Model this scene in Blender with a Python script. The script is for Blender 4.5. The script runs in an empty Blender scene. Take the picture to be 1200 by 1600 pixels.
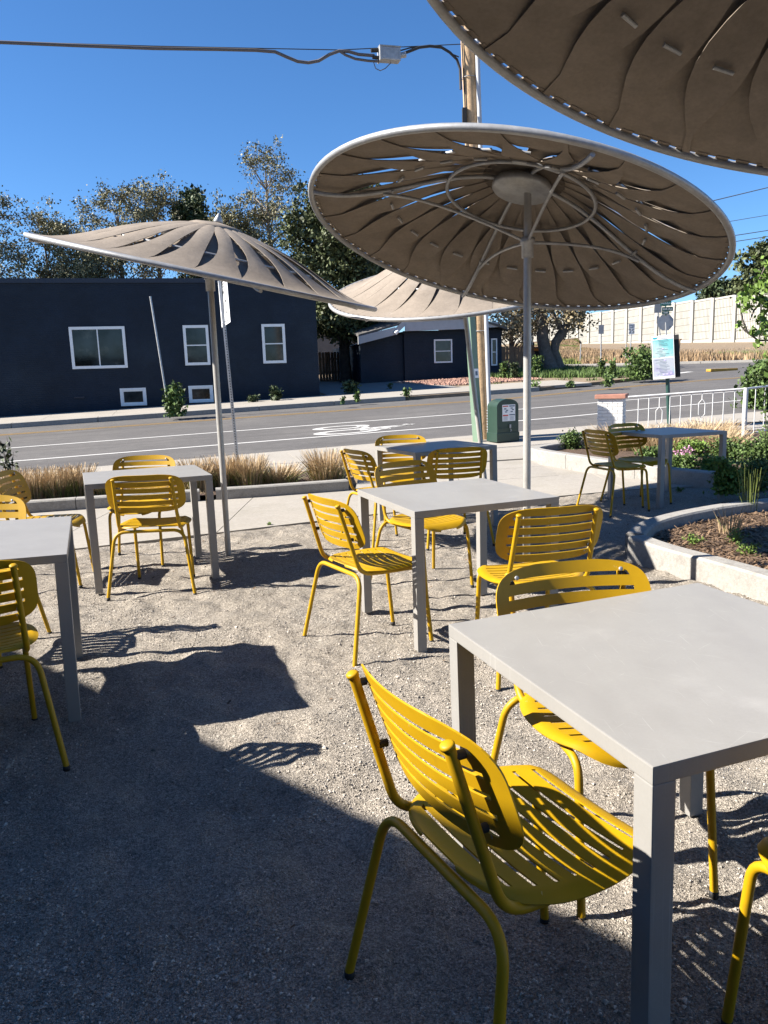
import bpy, bmesh, math, random
import numpy as np
from mathutils import Vector, Matrix
random.seed(7); RNG=np.random.default_rng(11)
D=bpy.data; SC=bpy.context.scene; COL=SC.collection
rad=math.radians; PI=math.pi

# ------------------------------------------------------------------ camera
FPX,PITCH,ROLL,CH=1207.35,rad(10.0587),rad(-1.8184),1.3965
cp,sp,cr,sr=math.cos(PITCH),math.sin(PITCH),math.cos(ROLL),math.sin(ROLL)
FWD=Vector((0,cp,-sp)); UP0=Vector((0,sp,cp)); R0=Vector((1,0,0))
RT=R0*cr+UP0*sr; UPV=UP0*cr-R0*sr
cam=D.cameras.new('camera'); camo=D.objects.new('camera',cam); COL.objects.link(camo)
cam.sensor_fit='VERTICAL'; cam.sensor_height=36; cam.sensor_width=27; cam.lens=FPX/1600*36
cam.clip_start=.05; cam.clip_end=4000
camo.matrix_world=Matrix(((RT.x,UPV.x,-FWD.x,0),(RT.y,UPV.y,-FWD.y,0),(RT.z,UPV.z,-FWD.z,CH),(0,0,0,1)))
SC.camera=camo
# ------------------------------------------------------------------ light
SUN_AZ,SUN_EL=85.,37.5            # direction the shadows fall (degrees clockwise from +y), sun height
W=D.worlds.new('World'); SC.world=W; W.use_nodes=True
nt=W.node_tree; sky=nt.nodes.new('ShaderNodeTexSky'); sky.sky_type='NISHITA'; sky.sun_disc=False
sky.sun_elevation=rad(SUN_EL); sky.sun_rotation=rad(SUN_AZ+180); sky.altitude=1600; sky.air_density=1.0; sky.dust_density=.0; sky.ozone_density=7.0
bg=nt.nodes['Background']; bg.inputs[1].default_value=.064; hs=nt.nodes.new('ShaderNodeHueSaturation'); hs.inputs['Saturation'].default_value=1.10; nt.links.new(sky.outputs[0],hs.inputs['Color']); nt.links.new(hs.outputs[0],bg.inputs[0])
sun=D.lights.new('sun','SUN'); suno=D.objects.new('sun',sun); COL.objects.link(suno)
sun.energy=5.0; sun.angle=rad(.53); sun.color=(1,.94,.85)
ldir=Vector((math.sin(rad(SUN_AZ))*math.cos(rad(SUN_EL)),math.cos(rad(SUN_AZ))*math.cos(rad(SUN_EL)),-math.sin(rad(SUN_EL))))
suno.rotation_euler=ldir.to_track_quat('-Z','Y').to_euler(); suno.location=(-30,-5,25)
vs=SC.view_settings; SC.display_settings.display_device='sRGB'
vs.view_transform='Standard'; vs.look='None'; vs.exposure=1.55; vs.gamma=1; vs.use_curve_mapping=False

# ------------------------------------------------------------------ geometry of the place
TA=rad(14.4); TX,TY=math.cos(TA),math.sin(TA)      # street direction t ; u = across the street
def xy(u,t): return (t*TX-u*TY, t*TY+u*TX)
def ut(x,y): return (-x*TY+y*TX, x*TX+y*TY)
def plane(x,y):
    u,t=ut(x,y); return .028*(t-6)+.037*(u-14.9)
def sstep(a,b,x):
    k=min(1,max(0,(x-a)/(b-a))); return k*k*(3-2*k)
def gz(x,y):
    u,t=ut(x,y); t=min(max(t,-70),110); uu=min(u,125)
    p=.028*(t-6)+.037*(uu-14.9)
    return p*sstep(10.5,15.2,u)
def ray(px,py):
    return FWD+RT*((px-600)/FPX)-UPV*((py-800)/FPX)
def atz(px,py,z=0.):
    d=ray(px,py); k=(z-CH)/d.z; return Vector((0,0,CH))+d*k
def aty(px,py,Y):
    d=ray(px,py); return Vector((0,0,CH))+d*(Y/d.y)
def atu(px,py,u):
    d=ray(px,py); k=u/(-d.x*TY+d.y*TX); return Vector((0,0,CH))+d*k
def atp(px,py,off=0.):
    d=ray(px,py); u1=-d.x*TY+d.y*TX; t1=d.x*TX+d.y*TY
    k=(CH-(-.028*6-.037*14.9+off))/(.028*t1+.037*u1-d.z); return Vector((0,0,CH))+d*k

# ------------------------------------------------------------------ helpers
def mesh(name,V,F,mat=None,smooth=False):
    me=D.meshes.new(name); me.from_pydata([tuple(v) for v in V],[],[tuple(int(i) for i in f) for f in F]); 
    if mat:
        for m in (mat if isinstance(mat,(list,tuple)) else [mat]): me.materials.append(m)
    if smooth:
        me.polygons.foreach_set('use_smooth',[True]*len(me.polygons))
    me.update(); return me
def link(name,me,parent=None,loc=None,rot=None):
    o=D.objects.new(name,me); COL.objects.link(o)
    if parent: o.parent=parent
    if loc is not None: o.location=loc
    if rot is not None: o.rotation_euler=rot
    return o
def tag(o,label=None,cat=None,group=None,kind=None):
    if label: o['label']=label
    if cat: o['category']=cat
    if group: o['group']=group
    if kind: o['kind']=kind
    return o
def thing(name,loc=(0,0,0),rz=0,label=None,cat=None,group=None):
    o=D.objects.new(name,None); COL.objects.link(o); o.location=loc; o.rotation_euler=(0,0,rz); o.empty_display_size=.1
    return tag(o,label,cat,group)
class MB:
    def __init__(s): s.V=[];s.F=[];s.S=[]
    def add(s,V,F,M=None,sm=False):
        b=len(s.V)
        if M is not None: V=[M@Vector(v) for v in V]
        s.V+= [tuple(v) for v in V]; s.F+=[tuple(b+i for i in f) for f in F]; s.S+=[sm]*len(F); return s
    def box(s,a,b,M=None):
        x0,y0,z0=a;x1,y1,z1=b
        return s.add([(x0,y0,z0),(x1,y0,z0),(x1,y1,z0),(x0,y1,z0),(x0,y0,z1),(x1,y0,z1),(x1,y1,z1),(x0,y1,z1)],
          [(0,3,2,1),(4,5,6,7),(0,1,5,4),(1,2,6,5),(2,3,7,6),(3,0,4,7)],M)
    def cbox(s,c,d,M=None,bev=0):
        c=Vector(c);h=Vector(d)/2
        if bev<=0: return s.box(c-h,c+h,M)
        bm=bmesh.new(); bmesh.ops.create_cube(bm,size=1)
        for v in bm.verts: v.co=Vector((v.co.x*d[0],v.co.y*d[1],v.co.z*d[2]))+c
        bmesh.ops.bevel(bm,geom=bm.edges[:],offset=bev,segments=2,affect='EDGES',profile=.7)
        bm.verts.index_update()
        s.add([v.co.copy() for v in bm.verts],[[v.index for v in f.verts] for f in bm.faces],M); bm.free(); return s
    def tube(s,pts,r,n=10,cap=True,close=False,M=None):
        P=[Vector(p) for p in pts]; N=len(P)
        rs=r if isinstance(r,(list,tuple)) else [r]*N
        V=[];F=[];nrm=None
        for i in range(N):
            if close: d=(P[(i+1)%N]-P[i-1])
            else: d=(P[min(i+1,N-1)]-P[max(i-1,0)])
            d.normalize()
            if nrm is None:
                nrm=d.orthogonal().normalized()
            else:
                nrm=(nrm-d*nrm.dot(d)); 
                nrm=nrm.normalized() if nrm.length>1e-6 else d.orthogonal().normalized()
            b=d.cross(nrm)
            for k in range(n):
                a=2*PI*k/n; V.append(P[i]+(nrm*math.cos(a)+b*math.sin(a))*rs[i])
        m=N if close else N-1
        for i in range(m):
            for k in range(n):
                j=(i+1)%N
                F.append((i*n+k,i*n+(k+1)%n,j*n+(k+1)%n,j*n+k))
        s.add(V,F,M,True)
        if cap and not close:
            s.add(V[:n],[tuple(range(n))[::-1]],M); s.add(V[-n:],[tuple(range(n))],M)
        return s
    def lathe(s,prof,n=24,M=None,sm=True):
        V=[];F=[]
        for (r,z) in prof:
            for k in range(n): V.append((r*math.cos(2*PI*k/n),r*math.sin(2*PI*k/n),z))
        for i in range(len(prof)-1):
            for k in range(n): F.append((i*n+k,i*n+(k+1)%n,(i+1)*n+(k+1)%n,(i+1)*n+k))
        F.append(tuple(range(n))[::-1]); F.append(tuple((len(prof)-1)*n+k for k in range(n)))
        return s.add(V,F,M,sm)
    def prism(s,poly,h0,h1,M=None,zf=None):
        n=len(poly); zf=zf or (lambda x,y:0)
        V=[(x,y,zf(x,y)+h0) for x,y in poly]+[(x,y,zf(x,y)+h1) for x,y in poly]
        F=[tuple(range(n))[::-1],tuple(range(n,2*n))]+[(i,(i+1)%n,n+(i+1)%n,n+i) for i in range(n)]
        return s.add(V,F,M)
    def mesh(s,name,mat):
        me=mesh(name,s.V,s.F,mat); me.polygons.foreach_set('use_smooth',s.S); me.update(); return me
    def obj(s,name,mat,parent=None,loc=None,rot=None): return link(name,s.mesh(name,mat),parent,loc,rot)
def arc_fillet(pts,r,n=5):
    """round the inner corners of a polyline"""
    P=[Vector(p) for p in pts]; out=[P[0]]
    for i in range(1,len(P)-1):
        a=(P[i-1]-P[i]);b=(P[i+1]-P[i]);la,lb=a.length,b.length;a.normalize();b.normalize()
        ri=r[i-1] if isinstance(r,(list,tuple)) else r
        q=min(ri,la*.48,lb*.48)
        for k in range(n+1):
            w=k/n; out.append((P[i]+a*q)*(1-w)**2+P[i]*2*w*(1-w)+(P[i]+b*q)*w*w)
    out.append(P[-1]); return out
def copy_tree(o,parent=None):
    c=o.copy(); COL.objects.link(c); c.parent=parent
    for ch in list(o.children): copy_tree(ch,c)
    return c
def text_mesh(txt,size,mat,name='lettering',depth=.001,align='CENTER',sx=1.):
    cu=D.curves.new('txt','FONT'); cu.body=txt; cu.size=size; cu.align_x=align; cu.align_y='CENTER'; cu.extrude=depth; cu.resolution_u=2
    o=D.objects.new('txt',cu); COL.objects.link(o)
    dg=bpy.context.evaluated_depsgraph_get(); me=D.meshes.new_from_object(o.evaluated_get(dg)); D.objects.remove(o)
    me.name=name; me.materials.clear(); me.materials.append(mat)
    for v in me.vertices: v.co.x*=sx
    return me

# ------------------------------------------------------------------ materials
def pmat(name,col,rough=.6,metal=0,spec=.5,noise=None,bump=None,alpha=None,coat=0,stops=None):
    """noise: list of (scale, amount, detail) brightness variation ; stops: list of (scale,color,lo,hi) overlays ; bump: list of (scale,strength,dist)"""
    m=D.materials.new(name); m.use_nodes=True; t=m.node_tree; b=t.nodes['Principled BSDF']
    b.inputs['Base Color'].default_value=(*col,1); b.inputs['Roughness'].default_value=rough; b.inputs['Metallic'].default_value=metal
    b.inputs['Specular IOR Level'].default_value=spec
    if coat: b.inputs['Coat Weight'].default_value=coat; b.inputs['Coat Roughness'].default_value=.2
    tc=t.nodes.new('ShaderNodeNewGeometry').outputs['Position']
    def N(scale,detail=4,kind='noise'):
        n=t.nodes.new('ShaderNodeTexNoise' if kind=='noise' else 'ShaderNodeTexVoronoi'); n.inputs['Scale'].default_value=scale
        if kind=='noise': n.inputs['Detail'].default_value=detail; n.inputs['Roughness'].default_value=.6
        t.links.new(tc,n.inputs['Vector']); return n
    cur=None
    if noise or stops:
        rgb=t.nodes.new('ShaderNodeRGB'); rgb.outputs[0].default_value=(*col,1); cur=rgb.outputs[0]
        for (sc,c2,lo,hi) in (stops or []):
            n=N(sc); mr=t.nodes.new('ShaderNodeMapRange'); mr.inputs[1].default_value=lo; mr.inputs[2].default_value=hi
            t.links.new(n.outputs[0],mr.inputs[0]); mx=t.nodes.new('ShaderNodeMix'); mx.data_type='RGBA'
            t.links.new(mr.outputs[0],mx.inputs[0]); t.links.new(cur,mx.inputs[6]); mx.inputs[7].default_value=(*c2,1); cur=mx.outputs[2]
        for (sc,am,*rest) in (noise or []):
            kind=rest[1] if len(rest)>1 else 'noise'
            n=N(sc,rest[0] if rest else 4,kind); mr=t.nodes.new('ShaderNodeMapRange')
            if kind=='noise': mr.inputs[1].default_value=.3; mr.inputs[2].default_value=.7; src=n.outputs[0]
            else:
                sep=t.nodes.new('ShaderNodeSeparateColor'); t.links.new(n.outputs['Color'],sep.inputs[0]); src=sep.outputs[0]
            mr.inputs[3].default_value=1-am; mr.inputs[4].default_value=1+am
            t.links.new(src,mr.inputs[0]); vm=t.nodes.new('ShaderNodeVectorMath'); vm.operation='SCALE'
            t.links.new(cur,vm.inputs[0]); t.links.new(mr.outputs[0],vm.inputs['Scale']); cur=vm.outputs[0]
        t.links.new(cur,b.inputs['Base Color'])
    if bump:
        prev=None
        for (sc,st,di,*rest) in bump:
            kind=rest[0] if rest else 'noise'
            n=N(sc,6,kind); bu=t.nodes.new('ShaderNodeBump'); bu.inputs['Strength'].default_value=st; bu.inputs['Distance'].default_value=di
            t.links.new(n.outputs[0],bu.inputs['Height'])
            if prev: t.links.new(prev,bu.inputs['Normal'])
            prev=bu.outputs[0]
        t.links.new(prev,b.inputs['Normal'])
    return m
def island_tint(m,am=.35,hue=.0):
    """random brightness per mesh island (pebbles, leaves)"""
    t=m.node_tree; b=t.nodes['Principled BSDF']; g=t.nodes.new('ShaderNodeNewGeometry')
    mr=t.nodes.new('ShaderNodeMapRange'); mr.inputs[3].default_value=1-am; mr.inputs[4].default_value=1+am
    t.links.new(g.outputs['Random Per Island'],mr.inputs[0]); vm=t.nodes.new('ShaderNodeVectorMath'); vm.operation='SCALE'
    li=b.inputs['Base Color']
    if li.is_linked: t.links.new(li.links[0].from_socket,vm.inputs[0])
    else: vm.inputs[0].default_value=li.default_value[:3]
    t.links.new(mr.outputs[0],vm.inputs['Scale']); t.links.new(vm.outputs[0],b.inputs['Base Color']); return m
M={}
M['yellow']=pmat('yellow_powder_coat',(.42,.245,.003),.48,spec=.35,noise=[(3,.06),(40,.03)],stops=[(9,(.35,.20,.006),.62,.75)],bump=[(900,.06,.001)])
M['rubber']=pmat('black_rubber',(.015,.015,.015),.7)
M['table']=pmat('grey_powder_coat',(.262,.253,.238),.42,noise=[(2.2,.03),(12,.03),(160,.03)],stops=[(5,(.29,.28,.265),.6,.72)],bump=[(1200,.05,.001)])
M['steel']=pmat('galvanised_steel',(.36,.365,.37),.42,metal=.35,noise=[(14,.18),(60,.1)])
M['steel_light']=pmat('galvanised_rim_tube',(.36,.36,.355),.42,metal=.3,noise=[(14,.12),(60,.08)])
M['post']=pmat('pale_steel_post',(.42,.41,.39),.4,metal=.3,noise=[(8,.1),(40,.06)])
M['canvas']=pmat('taupe_mesh_fabric',(.232,.195,.158),.9,spec=.15,noise=[(1.3,.12),(9,.10),(60,.08)],stops=[(3.5,(.28,.245,.21),.58,.8)],bump=[(500,.25,.002),(4,.3,.02)])
M['gravel']=pmat('crushed_granite',(.40,.355,.30),.95,spec=.15,stops=[(1.1,(.33,.295,.252),.45,.7),(3.1,(.44,.40,.345),.55,.75)],noise=[(3,.08),(14,.10),(230,.38,0,'v'),(120,.20,0,'v'),(700,.25,2)],bump=[(200,1.,.012,'v'),(70,.7,.02),(24,.5,.03),(900,.6,.002)])
M['pebble']=island_tint(pmat('loose_pebbles',(.38,.345,.30),.85,spec=.25,noise=[(6,.2),(400,.15)]),.55)
M['dirt']=pmat('dry_dirt',(.22,.17,.12),.95,spec=.1,noise=[(3,.2),(40,.25)],bump=[(60,.6,.02)])
M['concrete']=pmat('concrete_paving',(.31,.285,.25),.85,spec=.2,stops=[(1.2,(.25,.23,.195),.5,.75),(8,(.34,.32,.29),.6,.8)],noise=[(.6,.08),(30,.10),(300,.12,2)],bump=[(250,.3,.003)])
M['concrete_kerb']=pmat('cast_concrete_kerb',(.285,.272,.25),.85,spec=.2,stops=[(14,(.24,.225,.205),.50,.66),(40,(.32,.305,.285),.58,.75)],noise=[(2,.10),(60,.12),(400,.12,2)],bump=[(120,.5,.004),(30,.25,.008)])
M['asphalt']=pmat('worn_asphalt',(.10,.095,.092),.9,spec=.25,stops=[(.35,(.125,.118,.112),.45,.7),(1.7,(.078,.075,.073),.6,.75)],noise=[(5,.10),(70,.14),(500,.25,1)],bump=[(160,.5,.006)])
M['paint_white']=pmat('worn_white_road_paint',(.50,.49,.47),.7,noise=[(40,.12)],stops=[(22,(.18,.175,.17),.62,.70)])
M['paint_yellow']=pmat('worn_yellow_road_paint',(.26,.16,.05),.8,noise=[(30,.15)],stops=[(14,(.12,.11,.10),.50,.68)])
M['navy']=pmat('navy_painted_brick',(.009,.0165,.030),.62,spec=.3,noise=[(.8,.2),(20,.12),(3,.12)],stops=[(.5,(.014,.023,.036),.5,.7)])
M['navy_trim']=pmat('navy_coping_metal',(.014,.018,.034),.4)
M['white']=pmat('white_window_vinyl',(.78,.78,.77),.4,noise=[(5,.04)])
M['glass']=pmat('dark_window_glass',(.018,.024,.026),.07,spec=.45,noise=[(1.3,.9,2)],stops=[(1.1,(.05,.055,.05),.55,.62)])
M['fascia']=pmat('white_painted_fascia',(.42,.42,.42),.6,noise=[(3,.08)])
M['roof']=pmat('grey_shingle_roof',(.10,.095,.09),.9,noise=[(4,.2),(40,.3)],bump=[(30,.5,.02)])
M['stucco']=pmat('grey_stucco',(.20,.19,.18),.9,noise=[(2,.1)])
M['fencewood']=island_tint(pmat('weathered_fence_wood',(.27,.16,.10),.85,noise=[(3,.2),(25,.25)]),.3)
M['polewood']=pmat('pole_wood',(.44,.30,.17),.85,stops=[(5,(.30,.20,.12),.5,.7)],noise=[(30,.2)],bump=[(40,.5,.01)])
M['bark']=pmat('tree_bark',(.14,.115,.095),.95,noise=[(6,.35),(40,.3)],bump=[(18,1,.04)])
M['bark_dark']=pmat('dark_tree_bark',(.05,.038,.03),.95,noise=[(6,.35),(40,.3)],bump=[(18,1,.04)])
M['twig']=pmat('pale_twigs',(.26,.21,.16),.9,noise=[(3,.3)])
def leafm(n,c,am=.5): 
    m=island_tint(pmat(n,c,.6,spec=.3),am); b=m.node_tree.nodes['Principled BSDF']; return m
M['leaf_olive']=leafm('olive_leaves',(.17,.16,.085)); M['leaf_conifer']=leafm('conifer_foliage',(.075,.09,.036),.6)
M['leaf_dark']=leafm('dark_leaves',(.045,.065,.026),.6); M['leaf_green']=leafm('fresh_green_leaves',(.12,.19,.035),.45)
M['leaf_mid']=leafm('mid_green_leaves',(.075,.12,.03),.5); M['leaf_brown']=leafm('dry_brown_leaves',(.20,.16,.09),.5)
M['grass_tan']=leafm('tan_dry_grass',(.46,.34,.20),.4); M['grass_green']=leafm('green_grass_blades',(.13,.16,.04),.4)
M['grass_dry']=leafm('brown_dry_grass',(.27,.185,.105),.55)
M['pink']=leafm('pink_flowers',(.50,.24,.38),.3)
M['mulch']=pmat('brown_mulch',(.10,.062,.04),.95,noise=[(8,.3),(60,.5)],bump=[(70,1,.03)])
M['straw']=leafm('mulch_chips',(.15,.098,.06),.6)
M['green_post']=pmat('pale_green_painted_post',(.14,.21,.145),.5,noise=[(6,.06)])
M['box_green']=pmat('utility_box_green',(.02,.045,.032),.4,noise=[(8,.08)])
M['conduit']=pmat('grey_pvc_conduit',(.42,.44,.47),.5,noise=[(5,.05)])
M['black']=pmat('black_cable',(.02,.02,.02),.6)
M['cable']=pmat('grey_cable',(.10,.09,.09),.6)
M['alu']=pmat('sign_back_aluminium',(.30,.31,.33),.5,metal=.3,noise=[(8,.08)])
M['sign_white']=pmat('reflective_white_sheet',(.80,.80,.80),.45)
M['sign_black']=pmat('black_sign_ink',(.02,.02,.02),.5)
M['sign_green']=pmat('street_sign_green',(.0,.16,.10),.45)
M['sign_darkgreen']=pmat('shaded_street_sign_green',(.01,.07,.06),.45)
M['sticker_red']=pmat('red_sticker_ink',(.55,.06,.04),.5)
M['darkgreen']=pmat('dark_green_post_paint',(.02,.06,.05),.4)
M['rail_white']=pmat('white_railing_paint',(.62,.62,.61),.45)
M['brick_white']=island_tint(pmat('white_painted_brick',(.62,.61,.59),.75,noise=[(6,.06)],bump=[(60,.3,.004)]),.06)
M['cap_red']=pmat('terracotta_cap',(.36,.17,.12),.8,noise=[(8,.12)])
M['orange']=pmat('orange_machine_paint',(.75,.22,.02),.5,noise=[(4,.08)])
M['wall_conc']=pmat('noise_wall_precast',(.36,.345,.305),.85,noise=[(.4,.07),(3,.05)],bump=[(8,.3,.05)])
M['wall_conc2']=island_tint(pmat('noise_wall_panel_block',(.36,.345,.305),.85,noise=[(.5,.08)]),.06)
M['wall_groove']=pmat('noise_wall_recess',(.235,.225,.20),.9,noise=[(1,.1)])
M['rock_pink']=island_tint(pmat('pink_landscape_rock',(.34,.20,.15),.9,noise=[(6,.2)]),.35)
M['teal']=pmat('teal_poster_print',(.16,.44,.45),.4,stops=[(2.2,(.42,.52,.52),.45,.60),(1.6,(.28,.25,.42),.52,.66)])
M['teal_strong']=pmat('turquoise_poster_print',(.02,.32,.42),.4)
M['ink']=pmat('grey_poster_ink',(.08,.12,.17),.5)
M['lilac']=pmat('lilac_poster_print',(.52,.48,.74),.5)
M['guy']=pmat('yellow_guy_guard',(.75,.60,.06),.5)
M['speedpaint']=pmat('yellow_kerb_paint',(.40,.22,.03),.7,noise=[(6,.3)])
def streaks(m,scl,col,lo,hi,rot=0.,amt=.6,coord='Object'):
    t=m.node_tree; b=t.nodes['Principled BSDF']; tc=t.nodes.new('ShaderNodeTexCoord') if coord=='Object' else t.nodes.new('ShaderNodeNewGeometry')
    mp=t.nodes.new('ShaderNodeMapping'); mp.inputs['Rotation'].default_value=(0,0,rot); mp.inputs['Scale'].default_value=scl
    mr0=t.nodes.new('ShaderNodeVectorRotate'); mr0.rotation_type='Z_AXIS'; mr0.inputs['Angle'].default_value=rot
    t.links.new(tc.outputs['Object' if coord=='Object' else 'Position'],mr0.inputs[0]); mp.inputs['Rotation'].default_value=(0,0,0); t.links.new(mr0.outputs[0],mp.inputs[0])
    n=t.nodes.new('ShaderNodeTexNoise'); n.inputs['Scale'].default_value=1; n.inputs['Detail'].default_value=3; t.links.new(mp.outputs[0],n.inputs['Vector'])
    mr=t.nodes.new('ShaderNodeMapRange'); mr.inputs[1].default_value=lo; mr.inputs[2].default_value=hi; mr.inputs[4].default_value=amt; t.links.new(n.outputs[0],mr.inputs[0])
    mx=t.nodes.new('ShaderNodeMix'); mx.data_type='RGBA'; t.links.new(mr.outputs[0],mx.inputs[0]); t.links.new(b.inputs['Base Color'].links[0].from_socket,mx.inputs[6]); mx.inputs[7].default_value=(*col,1)
    t.links.new(mx.outputs[2],b.inputs['Base Color'])
for k_,(rt_,lo_) in enumerate(((.3,.70),(1.2,.71),(-.5,.70),(2.3,.72))): streaks(M['table'],(7,330,1),(.40,.39,.37),lo_,lo_+.03,rt_,.7)
streaks(M['table'],(2.5,9,1),(.22,.21,.198),.52,.8,.2,.45)
streaks(M['asphalt'],(.12,3.2,1),(.075,.07,.068),.50,.68,-TA if False else -math.radians(14.4),.55,'pos')
streaks(M['asphalt'],(.5,14,1),(.16,.15,.142),.60,.72,-math.radians(14.4),.4,'pos')
streaks(M['yellow'],(30,260,30),(.62,.50,.25),.74,.77,.6,.5)
# brick courses on the navy wall: bump from a brick texture in the wall's own frame
def brickbump(m,sx,sz,w=.21,h=.072):
    t=m.node_tree; b=t.nodes['Principled BSDF']; tc=t.nodes.new('ShaderNodeTexCoord')
    mp=t.nodes.new('ShaderNodeMapping'); mp.inputs['Rotation'].default_value=(PI/2,0,0); t.links.new(tc.outputs['Object'],mp.inputs[0])
    br=t.nodes.new('ShaderNodeTexBrick'); br.inputs['Scale'].default_value=1; br.inputs['Brick Width'].default_value=w; br.inputs['Row Height'].default_value=h
    br.inputs['Mortar Size'].default_value=.006; br.inputs['Color1'].default_value=(1,1,1,1); br.inputs['Color2'].default_value=(.85,.85,.85,1); br.inputs['Mortar'].default_value=(0,0,0,1)
    t.links.new(mp.outputs[0],br.inputs['Vector']); bu=t.nodes.new('ShaderNodeBump'); bu.inputs['Strength'].default_value=.7; bu.inputs['Distance'].default_value=.012
    t.links.new(br.outputs[0],bu.inputs['Height']); t.links.new(bu.outputs[0],b.inputs['Normal'])
brickbump(M['navy'],1,1)

# ------------------------------------------------------------------ ground, street
def value_noise(X,Y,scale,seed):
    r=np.random.default_rng(seed); n=256; T=r.random((n,n))
    x=X/scale+1000; y=Y/scale+1000; xi=np.floor(x).astype(int); yi=np.floor(y).astype(int); fx=x-xi; fy=y-yi
    fx=fx*fx*(3-2*fx); fy=fy*fy*(3-2*fy)
    g=lambda a,b:T[a%n,b%n]
    return (g(xi,yi)*(1-fx)*(1-fy)+g(xi+1,yi)*fx*(1-fy)+g(xi,yi+1)*(1-fx)*fy+g(xi+1,yi+1)*fx*fy)-.5
def fast_grid(name,X,Y,Z,mask,mat,smooth=True):
    ny,nx=X.shape; idx=np.arange(nx*ny).reshape(ny,nx)
    q=np.stack([idx[:-1,:-1],idx[:-1,1:],idx[1:,1:],idx[1:,:-1]],-1)
    if mask is not None: q=q[mask]
    q=q.reshape(-1,4); used=np.unique(q); rm=-np.ones(nx*ny,int); rm[used]=np.arange(len(used)); q=rm[q]
    V=np.stack([X.ravel(),Y.ravel(),Z.ravel()],1)[used]
    me=D.meshes.new(name); me.vertices.add(len(V)); me.vertices.foreach_set('co',V.ravel()); me.loops.add(q.size); me.loops.foreach_set('vertex_index',q.ravel())
    me.polygons.add(len(q)); me.polygons.foreach_set('loop_start',np.arange(0,q.size,4)); me.polygons.foreach_set('loop_total',np.full(len(q),4))
    me.update(calc_edges=True); me.materials.append(mat)
    me.polygons.foreach_set('use_smooth',np.full(len(q),smooth)); return me
def fast_mesh(name,V,F,mat,smooth=False):
    """V (n,3) ; F (m,k) numpy"""
    k=F.shape[1]; me=D.meshes.new(name); me.vertices.add(len(V)); me.vertices.foreach_set('co',V.astype(np.float32).ravel()); me.loops.add(F.size); me.loops.foreach_set('vertex_index',F.astype(np.int32).ravel())
    me.polygons.add(len(F)); me.polygons.foreach_set('loop_start',np.arange(0,F.size,k)); me.polygons.foreach_set('loop_total',np.full(len(F),k))
    me.update(calc_edges=True); me.materials.append(mat); me.polygons.foreach_set('use_smooth',np.full(len(F),smooth)); return me
# base earth sheet to the horizon
us=np.array([-900,-60,-20,0,5,9,10.5,11.5,12.5,13.5,14.4,15.2,20,30,50,80,125,200,500,1800.]); ts=np.array([-1500,-400,-70,-40,-20,-10,0,10,20,40,70,110,400,1500.])
UU,TT=np.meshgrid(us,ts); X=TT*TX-UU*TY; Y=TT*TY+UU*TX
Z=np.array([[gz(a,b) for a,b in zip(r1,r2)] for r1,r2 in zip(X,Y)])-.06
tag(link('ground',fast_grid('ground',X,Y,Z,None,M['dirt'],False)),kind='structure')

# edge of the gravel court (polyline in world xy)
GE=[(-9,3.9),(-3.2,6.25),(-1.89,6.75),(-1.23,7.22),(-.48,7.56),(.95,8.09),(2.2,8.62),(3.6,8.95),(9,9.6)]
def ge(x):
    for (a,b),(c,d) in zip(GE,GE[1:]):
        if x<=c: return b+(d-b)*(x-a)/(c-a)
    return GE[-1][1]
def gravel_h(X,Y):
    Z=value_noise(X,Y,.9,1)*.024+value_noise(X,Y,.33,2)*.018+value_noise(X+.5*Y,Y-.3*X,.13,3)*.026*(.5+1.2*np.clip(value_noise(X,Y,.7,6)+.5,0,1))+value_noise(X,Y,.055,4)*.012
    return Z
xs=np.arange(-4.6,4.6,.018); ys=np.arange(.5,9.3,.018); X,Y=np.meshgrid(xs,ys)
Z=gravel_h(X,Y)
edge=np.interp(X,[g[0] for g in GE],[g[1] for g in GE])
edge_n=edge+value_noise(X,Y,.25,9)*.12
Z=np.where(Y>edge_n-.15,Z*np.clip((edge_n-Y)/.15,0,1),Z)
mask=(Y<edge_n+.02)[:-1,:-1]
tag(link('gravel_court',fast_grid('gravel_court',X,Y,Z,mask,M['gravel'])),kind='structure')
# outlying gravel behind/around
xs=np.arange(-30,30.1,1.); ys=np.arange(-20,12,1.); X2,Y2=np.meshgrid(xs,ys)
inner=((X2[:-1,:-1]>=-4.01)&(X2[1:,1:]<=4.01)&(Y2[:-1,:-1]>=.99)&(Y2[1:,1:]<=5.01))
e2=np.interp(X2,[g[0] for g in GE],[g[1] for g in GE])
tag(link('gravel_court_surround',fast_grid('gravel_court_surround',X2,Y2,np.full_like(X2,-.035),(~inner)&(Y2[1:,1:]<e2[:-1,:-1]+1.2),M['gravel'],False)),kind='structure')
# loose pebbles
n=120000
r=.9+RNG.random(n)**.8*5.2; a=RNG.uniform(-.56,.56,n); px=r*np.sin(a); py=r*np.cos(a)
e=np.interp(px,[g[0] for g in GE],[g[1] for g in GE]); k=py<e-.05; px,py=px[k],py[k]; n=len(px)
clump=value_noise(px,py,.5,21)+.5*value_noise(px,py,.15,22); k=RNG.random(n)<np.clip(.55+1.6*clump,.1,1); px,py=px[k],py[k]; n=len(px)
sz=.0018+.0046*RNG.random(n)**2.6+ (RNG.random(n)<.012)*RNG.uniform(.002,.006,n)
pz=gravel_h(px,py)+sz*.25
octv=np.array([(1,0,0),(-.5,.87,0),(-.5,-.87,0),(.35,.3,.8),(-.4,.1,.7),(0,-.45,.75)]); octf=np.array([(0,1,3),(1,4,3),(1,2,4),(2,5,4),(2,0,5),(0,3,5),(3,4,5)])
rot=RNG.uniform(0,2*PI,n); c_,s_=np.cos(rot),np.sin(rot); sc=RNG.uniform(.7,1.3,(n,3)); 
P=octv[None]*sc[:,None,:]*sz[:,None,None]
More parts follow.
